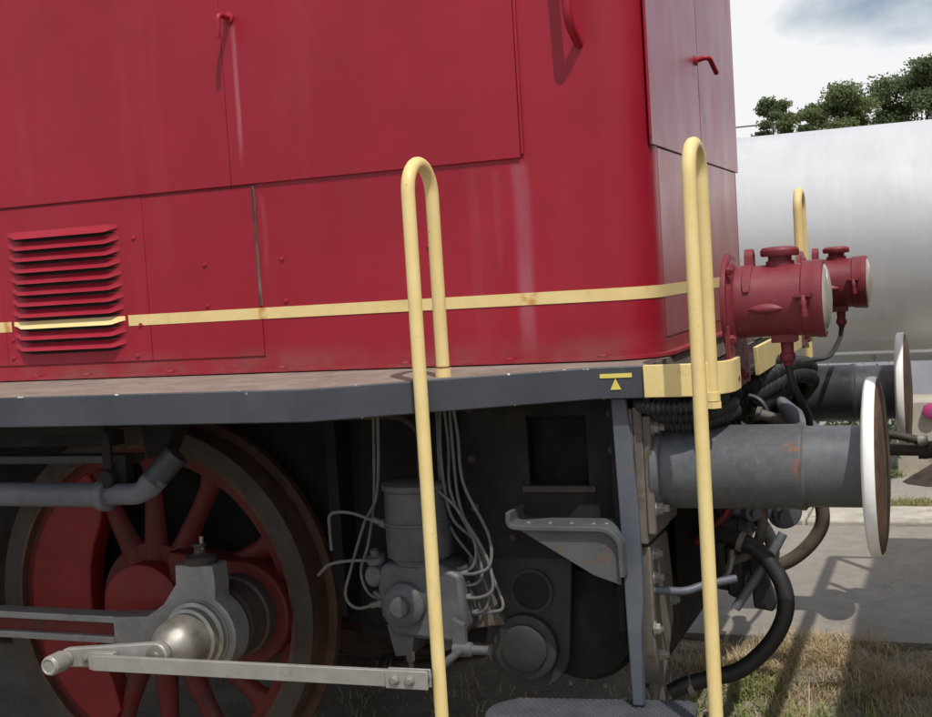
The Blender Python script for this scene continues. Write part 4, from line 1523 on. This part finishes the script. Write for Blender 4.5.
for x in (.9, 4.8):
    build(MB().prism([(TY - .62, .56), (TY + .62, .56), (TY + .62, 1.05), (TY + .3, .82), (TY, .775), (TY - .3, .82), (TY - .62, 1.05)], 'x', x, x + .25), 'saddle', 'concrete', TK)
tag(build(MB().box(-.215, 3.2, 4.72, 5.15, .05, .572), 'concrete_plinth', 'concrete', None, .012), 'beige concrete plinth below the silver tank at the right edge', 'plinth')
pw = thing('panel_wall', 'pale lavender wall of upright panels seen under the tank', 'wall', (0, 7.5, .05))
p0 = None
for i in range(-8, 22):
    x = i * .30
    if p0 is None:
        p0 = build(MB().box(x + .004, x + .296, 7.48, 7.52, .06, 1.28), 'panel', 'skirt', pw, .006)
        pd = WLOC[p0.name].copy()
    else:
        again(p0, pd + Vector((.30 * (i + 8), random.uniform(-.006, .006), 0)), pw)
build(MB().box(-2.4, 6.6, 7.465, 7.535, 1.285, 1.32), 'coping', 'skirt', pw)
tag(build(MB().lathe([(0, .054), (.03, .056), (.05, .050), (.058, .030), (.06, 0)], (.014, 4.722, .508), (0, -1, 0), 8), 'pipe_cap', 'magenta'),
    'small round magenta cap on the beige plinth at the right edge', 'cap')
build_heap = MB()  # added dark mound, in place of a shadow falling across the plinth
hv = [(0, 0, .26)]
for k in range(2):
    for j in range(14):
        a = 2 * math.pi * j / 14
        r_ = (.20, .44)[k] * random.uniform(.85, 1.15)
        hv.append((r_ * math.cos(a) * 1.4, r_ * math.sin(a) * .6, (.15, -.02)[k] * random.uniform(.8, 1.1)))
hf = [(0, 1 + j, 1 + (j + 1) % 14) for j in range(14)] + [(1 + j, 15 + j, 15 + (j + 1) % 14, 1 + (j + 1) % 14) for j in range(14)]
build_heap.add([(x + .33, y + 4.40, z + .085) for x, y, z in hv], hf)
tag(build(build_heap, 'shade_mound', 'darkbrown'), 'low dark mound standing in for a shadow before the beige plinth', 'heap')


# ----------------------------------------------------------------- vegetation
def cards(name, P, size, mat, aspect=.55, droop=0., parent=None, kind=None):
    """leaf-sized bent cards at the points P"""
    n = len(P)
    nrm = RNG.normal(size=(n, 3)) + np.array([.15, -.35, 1.0 - droop * .5])
    nrm /= np.linalg.norm(nrm, axis=1)[:, None]
    q = RNG.normal(size=(n, 3))
    d = np.cross(nrm, q)
    d /= np.linalg.norm(d, axis=1)[:, None]
    e = np.cross(nrm, d)
    s = (size * RNG.uniform(.6, 1.3, n))[:, None]
    a = P - d * s * .5
    b = P + d * s * .5
    l = P + e * s * aspect * .5 + nrm * s * .12
    r = P - e * s * aspect * .5 + nrm * s * .12
    V = np.stack([a, l, b, r], 1).reshape(-1, 3)
    F = np.arange(n * 4).reshape(-1, 4)
    me = bpy.data.meshes.new(name)
    o0 = V.mean(0)
    o0[2] = V[:, 2].min()
    me.from_pydata((V - o0).tolist(), [], F.tolist())
    return link_mesh(name, me, M[mat], o0, parent, kind)


def tree(label, x, y, h, spread, leafmat, n_clump, leaf, per, low=.45, seed=1, shape='round', group=None, name='leafy_tree'):
    global RNG
    rr = np.random.default_rng(seed)
    T = thing(name, label, 'tree', (x, y, .08), group)
    tr = MB()
    lean = rr.normal(size=2) * .03 * h
    tip = np.array([x + lean[0], y + lean[1], h * .86])
    base = np.array([x, y, .0])
    P = [base + (tip - base) * t + np.array([*(rr.normal(size=2) * .02 * h * t), 0]) for t in np.linspace(0, 1, 8)]
    tr.tube(P, [.045 * h * .5 * (1 - .9 * t) + .012 for t in np.linspace(0, 1, 8)], 9)
    cl = []
    zc, hz = h * (low + 1) / 2, h * (1 - low) / 2
    nl = 16 if shape == 'round' else 11
    lobes = []
    for k in range(nl):
        t = (k + rr.uniform(.1, .9)) / nl                      # height up the crown, 0..1
        ang = k * 2.4 + rr.uniform(-.5, .5)
        if shape == 'round':
            w = math.sqrt(max(.05, 1 - (2 * t - .85) ** 2 / 1.5))
            lr = spread * rr.uniform(.26, .42) * (1 - .25 * t)
        else:
            w = (1.02 - t) ** .75
            lr = spread * rr.uniform(.30, .46) * (1.05 - .55 * t)
        r = spread * w * rr.uniform(.35, .80)
        lobes.append((np.array([x + lean[0] * t + r * math.cos(ang), y + lean[1] * t + r * math.sin(ang), zc - hz + 2 * hz * t * .93]), lr))
    for k in range(n_clump):
        c0, lr = lobes[k % nl]
        v = rr.normal(size=3)
        v[2] = v[2] * .8 + .35
        v /= np.linalg.norm(v)
        c = c0 + v * lr * np.array([1, 1, .62]) * rr.uniform(.55, 1.0)
        cl.append(c)
    for c0, lr in lobes:
        i = int(np.clip((c0[2] / h - .2) * 7, 1, 7))
        mid = (P[i] + c0) / 2 + np.array([0, 0, -.02 * h])
        tr.tube([P[i], mid, c0], [.010 * h * .5, .006 * h * .5, .004], 5, False)
        for q in range(4):
            e_ = c0 + rr.normal(size=3) * lr * .55
            tr.tube([c0, e_], [.005, .002], 4, False)
    build(tr, 'trunk', 'bark', T)
    pts = []
    for c in cl:
        m = int(per * rr.uniform(.4, 1.5))
        g = np.clip(rr.normal(size=(m, 3)), -1.7, 1.7) * np.array([1, 1, .55]) * (spread * .3 + .1) * rr.uniform(.16, .36)
        pts.append(c + g)
    RNG = rr
    cards('crown', np.concatenate(pts), leaf, leafmat, parent=T, droop=.25)
    return T


G = 'trees behind the tank'
tree('tall broad dark green tree, the highest one above the tank at the right', -.50, 23.5, 5.42, 1.40, 'leafdark', 300, .078, 150, .52, 3, group=G)
tree('rounder paler green tree standing left of the tallest one', -1.58, 21.5, 4.82, .98, 'leafpale', 240, .072, 125, .55, 8, group=G)
tree('slim young tree with a pointed top, nearest the locomotive', -3.12, 21.0, 4.72, .48, 'leafdark', 110, .065, 75, .66, 12, 'cone', group=G)
tree('slim young tree second from the locomotive', -2.74, 22.0, 4.78, .50, 'leafpale', 110, .065, 75, .66, 15, 'cone', group=G)
tree('low bushy young tree beside the round pale tree', -2.38, 22.6, 4.80, .56, 'leafdark', 120, .065, 80, .64, 19, 'cone', group=G)
tag(build(MB().tube([(-60, 26, 4.75), (-20, 26, 4.62), (-3, 26, 4.70), (40, 26, 5.6)], .016, 8), 'overhead_cable', 'cable'),
    'thin dark overhead cable crossing the sky beside the hood', 'cable')

# shrubs between the two buffer heads and below the far buffer
def shrub(label, x, y, h, w, n, mat, seed):
    rr = np.random.default_rng(seed)
    T = thing('shrub', label, 'plant', (x, y, .08))
    stem = MB()
    for k in range(6):
        a = rr.uniform(0, 6.28)
        stem.tube([(x, y, .07), (x + .3 * w * math.cos(a), y + .3 * w * math.sin(a), .08 + h * .8)], .006, 5)
    build(stem, 'stem', 'bark', T)
    g = rr.normal(size=(n, 3)) * np.array([w * .36, w * .36, h * .26]) + np.array([x, y, .10 + h * .55])
    g[:, 2] = np.maximum(g[:, 2], .1)
    cards('leaves', g, .05, mat, parent=T)
shrub('small green shrub showing between the two buffer heads', -.30, 4.55, .62, .20, 420, 'shrub', 4)
shrub('dark rounded shrub low behind the near buffer plunger', -.56, 4.9, .40, .30, 700, 'leafdark', 6)


def blades(name, X, Y, Z, H, Wd, mat, kind='stuff'):
    n = len(X)
    a = RNG.uniform(0, 2 * math.pi, n)
    ln = RNG.uniform(.2, 1.7, n) * H
    dx, dy = np.cos(a), np.sin(a)
    px, py = -dy, dx
    V = np.zeros((n, 5, 3))
    base = np.stack([X, Y, Z], 1)
    side = np.stack([px, py, np.zeros(n)], 1) * Wd[:, None]
    mid = base + np.stack([dx * ln * .35, dy * ln * .35, H * .62], 1)
    tip = base + np.stack([dx * ln, dy * ln, H * RNG.uniform(.75, 1.0, n)], 1)
    V[:, 0], V[:, 1] = base - side, base + side
    V[:, 2], V[:, 3] = mid + side * .7, mid - side * .7
    V[:, 4] = tip
    F = []
    for i in range(n):
        k = i * 5
        F.append((k, k + 1, k + 2, k + 3))
        F.append((k + 3, k + 2, k + 4))
    me = bpy.data.meshes.new(name)
    o0 = np.array([X.mean(), Y.mean(), Z.min()])
    me.from_pydata((V.reshape(-1, 3) - o0).tolist(), [], F)
    return link_mesh(name, me, M[mat], o0, None, kind)


RNG = np.random.default_rng(5)
def clumpy(n, x0, x1, y0, y1, nc, sd):
    c = np.stack([RNG.uniform(x0, x1, nc), RNG.uniform(y0, y1, nc)], 1)
    i = RNG.integers(0, nc, n)
    p = c[i] + RNG.normal(size=(n, 2)) * sd
    ok = (p[:, 0] > x0 - .1) & (p[:, 0] < x1 + .1) & (p[:, 1] > y0 - .05) & (p[:, 1] < y1)
    return p[ok, 0], p[ok, 1]


def bank(x, y):
    x, y = np.asarray(x, float), np.asarray(y, float)
    t = np.clip((y + .45) / 1.15, 0, 1)
    side = np.clip((x + 1.9) / .7, 0, 1)
    h = -.055 + side * .135 * t * t * (3 - 2 * t)
    return h + .014 * np.sin(x * 9.1 + 2 * y) * np.sin(y * 7.3 + 1.1 * x) + .006 * np.sin(x * 31) * np.sin(y * 27)


NX, NY = 120, 60
bx, by = np.meshgrid(np.linspace(-3.2, 2.4, NX), np.linspace(-1.6, .806, NY), indexing='ij')
bz_ = bank(bx, by)
bmsh = bpy.data.meshes.new('trackside_bank')
bmsh.from_pydata(np.stack([bx, by, bz_], -1).reshape(-1, 3).tolist(), [],
                 [(i * NY + j, (i + 1) * NY + j, (i + 1) * NY + j + 1, i * NY + j + 1) for i in range(NX - 1) for j in range(NY - 1)])
bmsh.shade_smooth()
link_mesh('trackside_bank', bmsh, M['soil'], (0, 0, 0), None, 'structure')
gx, gy = clumpy(90000, -2.2, 1.3, -1.25, .86, 520, .055)
ok = (gx > -.72 + .15 * np.sin(gy * 9)) | (RNG.random(len(gx)) < .05)
ok &= (np.sin(gx * 11.3 + 1.7 * np.sin(gy * 9)) * np.sin(gy * 13.1 + gx * 4) > -.45) | (RNG.random(len(gx)) < .22)
gx, gy = gx[ok], gy[ok]
blades('dry_grass', gx, gy, bank(gx, gy) - .004, RNG.uniform(.012, .065, len(gx)) * np.where(RNG.random(len(gx)) < .04, 1.8, 1), RNG.uniform(.0012, .0028, len(gx)), 'drygrass')
gx, gy = clumpy(8000, -1.2, 1.2, -1.2, .38, 130, .045)
ok = gx > -.75
gx, gy = gx[ok], gy[ok]
blades('green_grass', gx, gy, bank(gx, gy) - .004, RNG.uniform(.02, .085, len(gx)), RNG.uniform(.0016, .0036, len(gx)), 'greengrass')
gx, gy = clumpy(24000, -2.2, 2.2, 3.37, 3.72, 260, .06)
gy = np.maximum(gy, 3.37)
blades('verge_grass', gx, gy, np.full(len(gx), .08), RNG.uniform(.02, .06, len(gx)), RNG.uniform(.0015, .003, len(gx)), 'vergegrass')
gx, gy = clumpy(5000, -1.5, 1.5, 4.55, 4.72, 90, .04)
gy = np.minimum(gy, 4.70)
blades('plinth_grass', gx, gy, np.full(len(gx), .08), RNG.uniform(.02, .07, len(gx)), RNG.uniform(.0015, .003, len(gx)), 'vergegrass')
# loose pale stones among the grass
sg = MB()
for k in range(420):
    x, y, r_ = random.uniform(-1.3, 1.0), random.uniform(-1.0, .76), random.uniform(.005, .014)
    a0 = random.uniform(0, 6)
    ring_ = [(x + r_ * math.cos(a0 + t) * random.uniform(.7, 1.2), y + r_ * math.sin(a0 + t) * random.uniform(.7, 1.2)) for t in (0, 1.25, 2.5, 3.8, 5.0)]
    z_ = float(bank(x, y))
    vs = [(a, b, z_ - .006) for a, b in ring_] + [(x + (a - x) * .65, y + (b - y) * .65, z_ + r_ * random.uniform(.6, 1.1)) for a, b in ring_]
    sg.add(vs, [(5, 6, 7, 8, 9)] + [(i, (i + 1) % 5, (i + 1) % 5 + 5, i + 5) for i in range(5)])
build(sg, 'gravel', 'stone', kind='stuff', smooth=0)
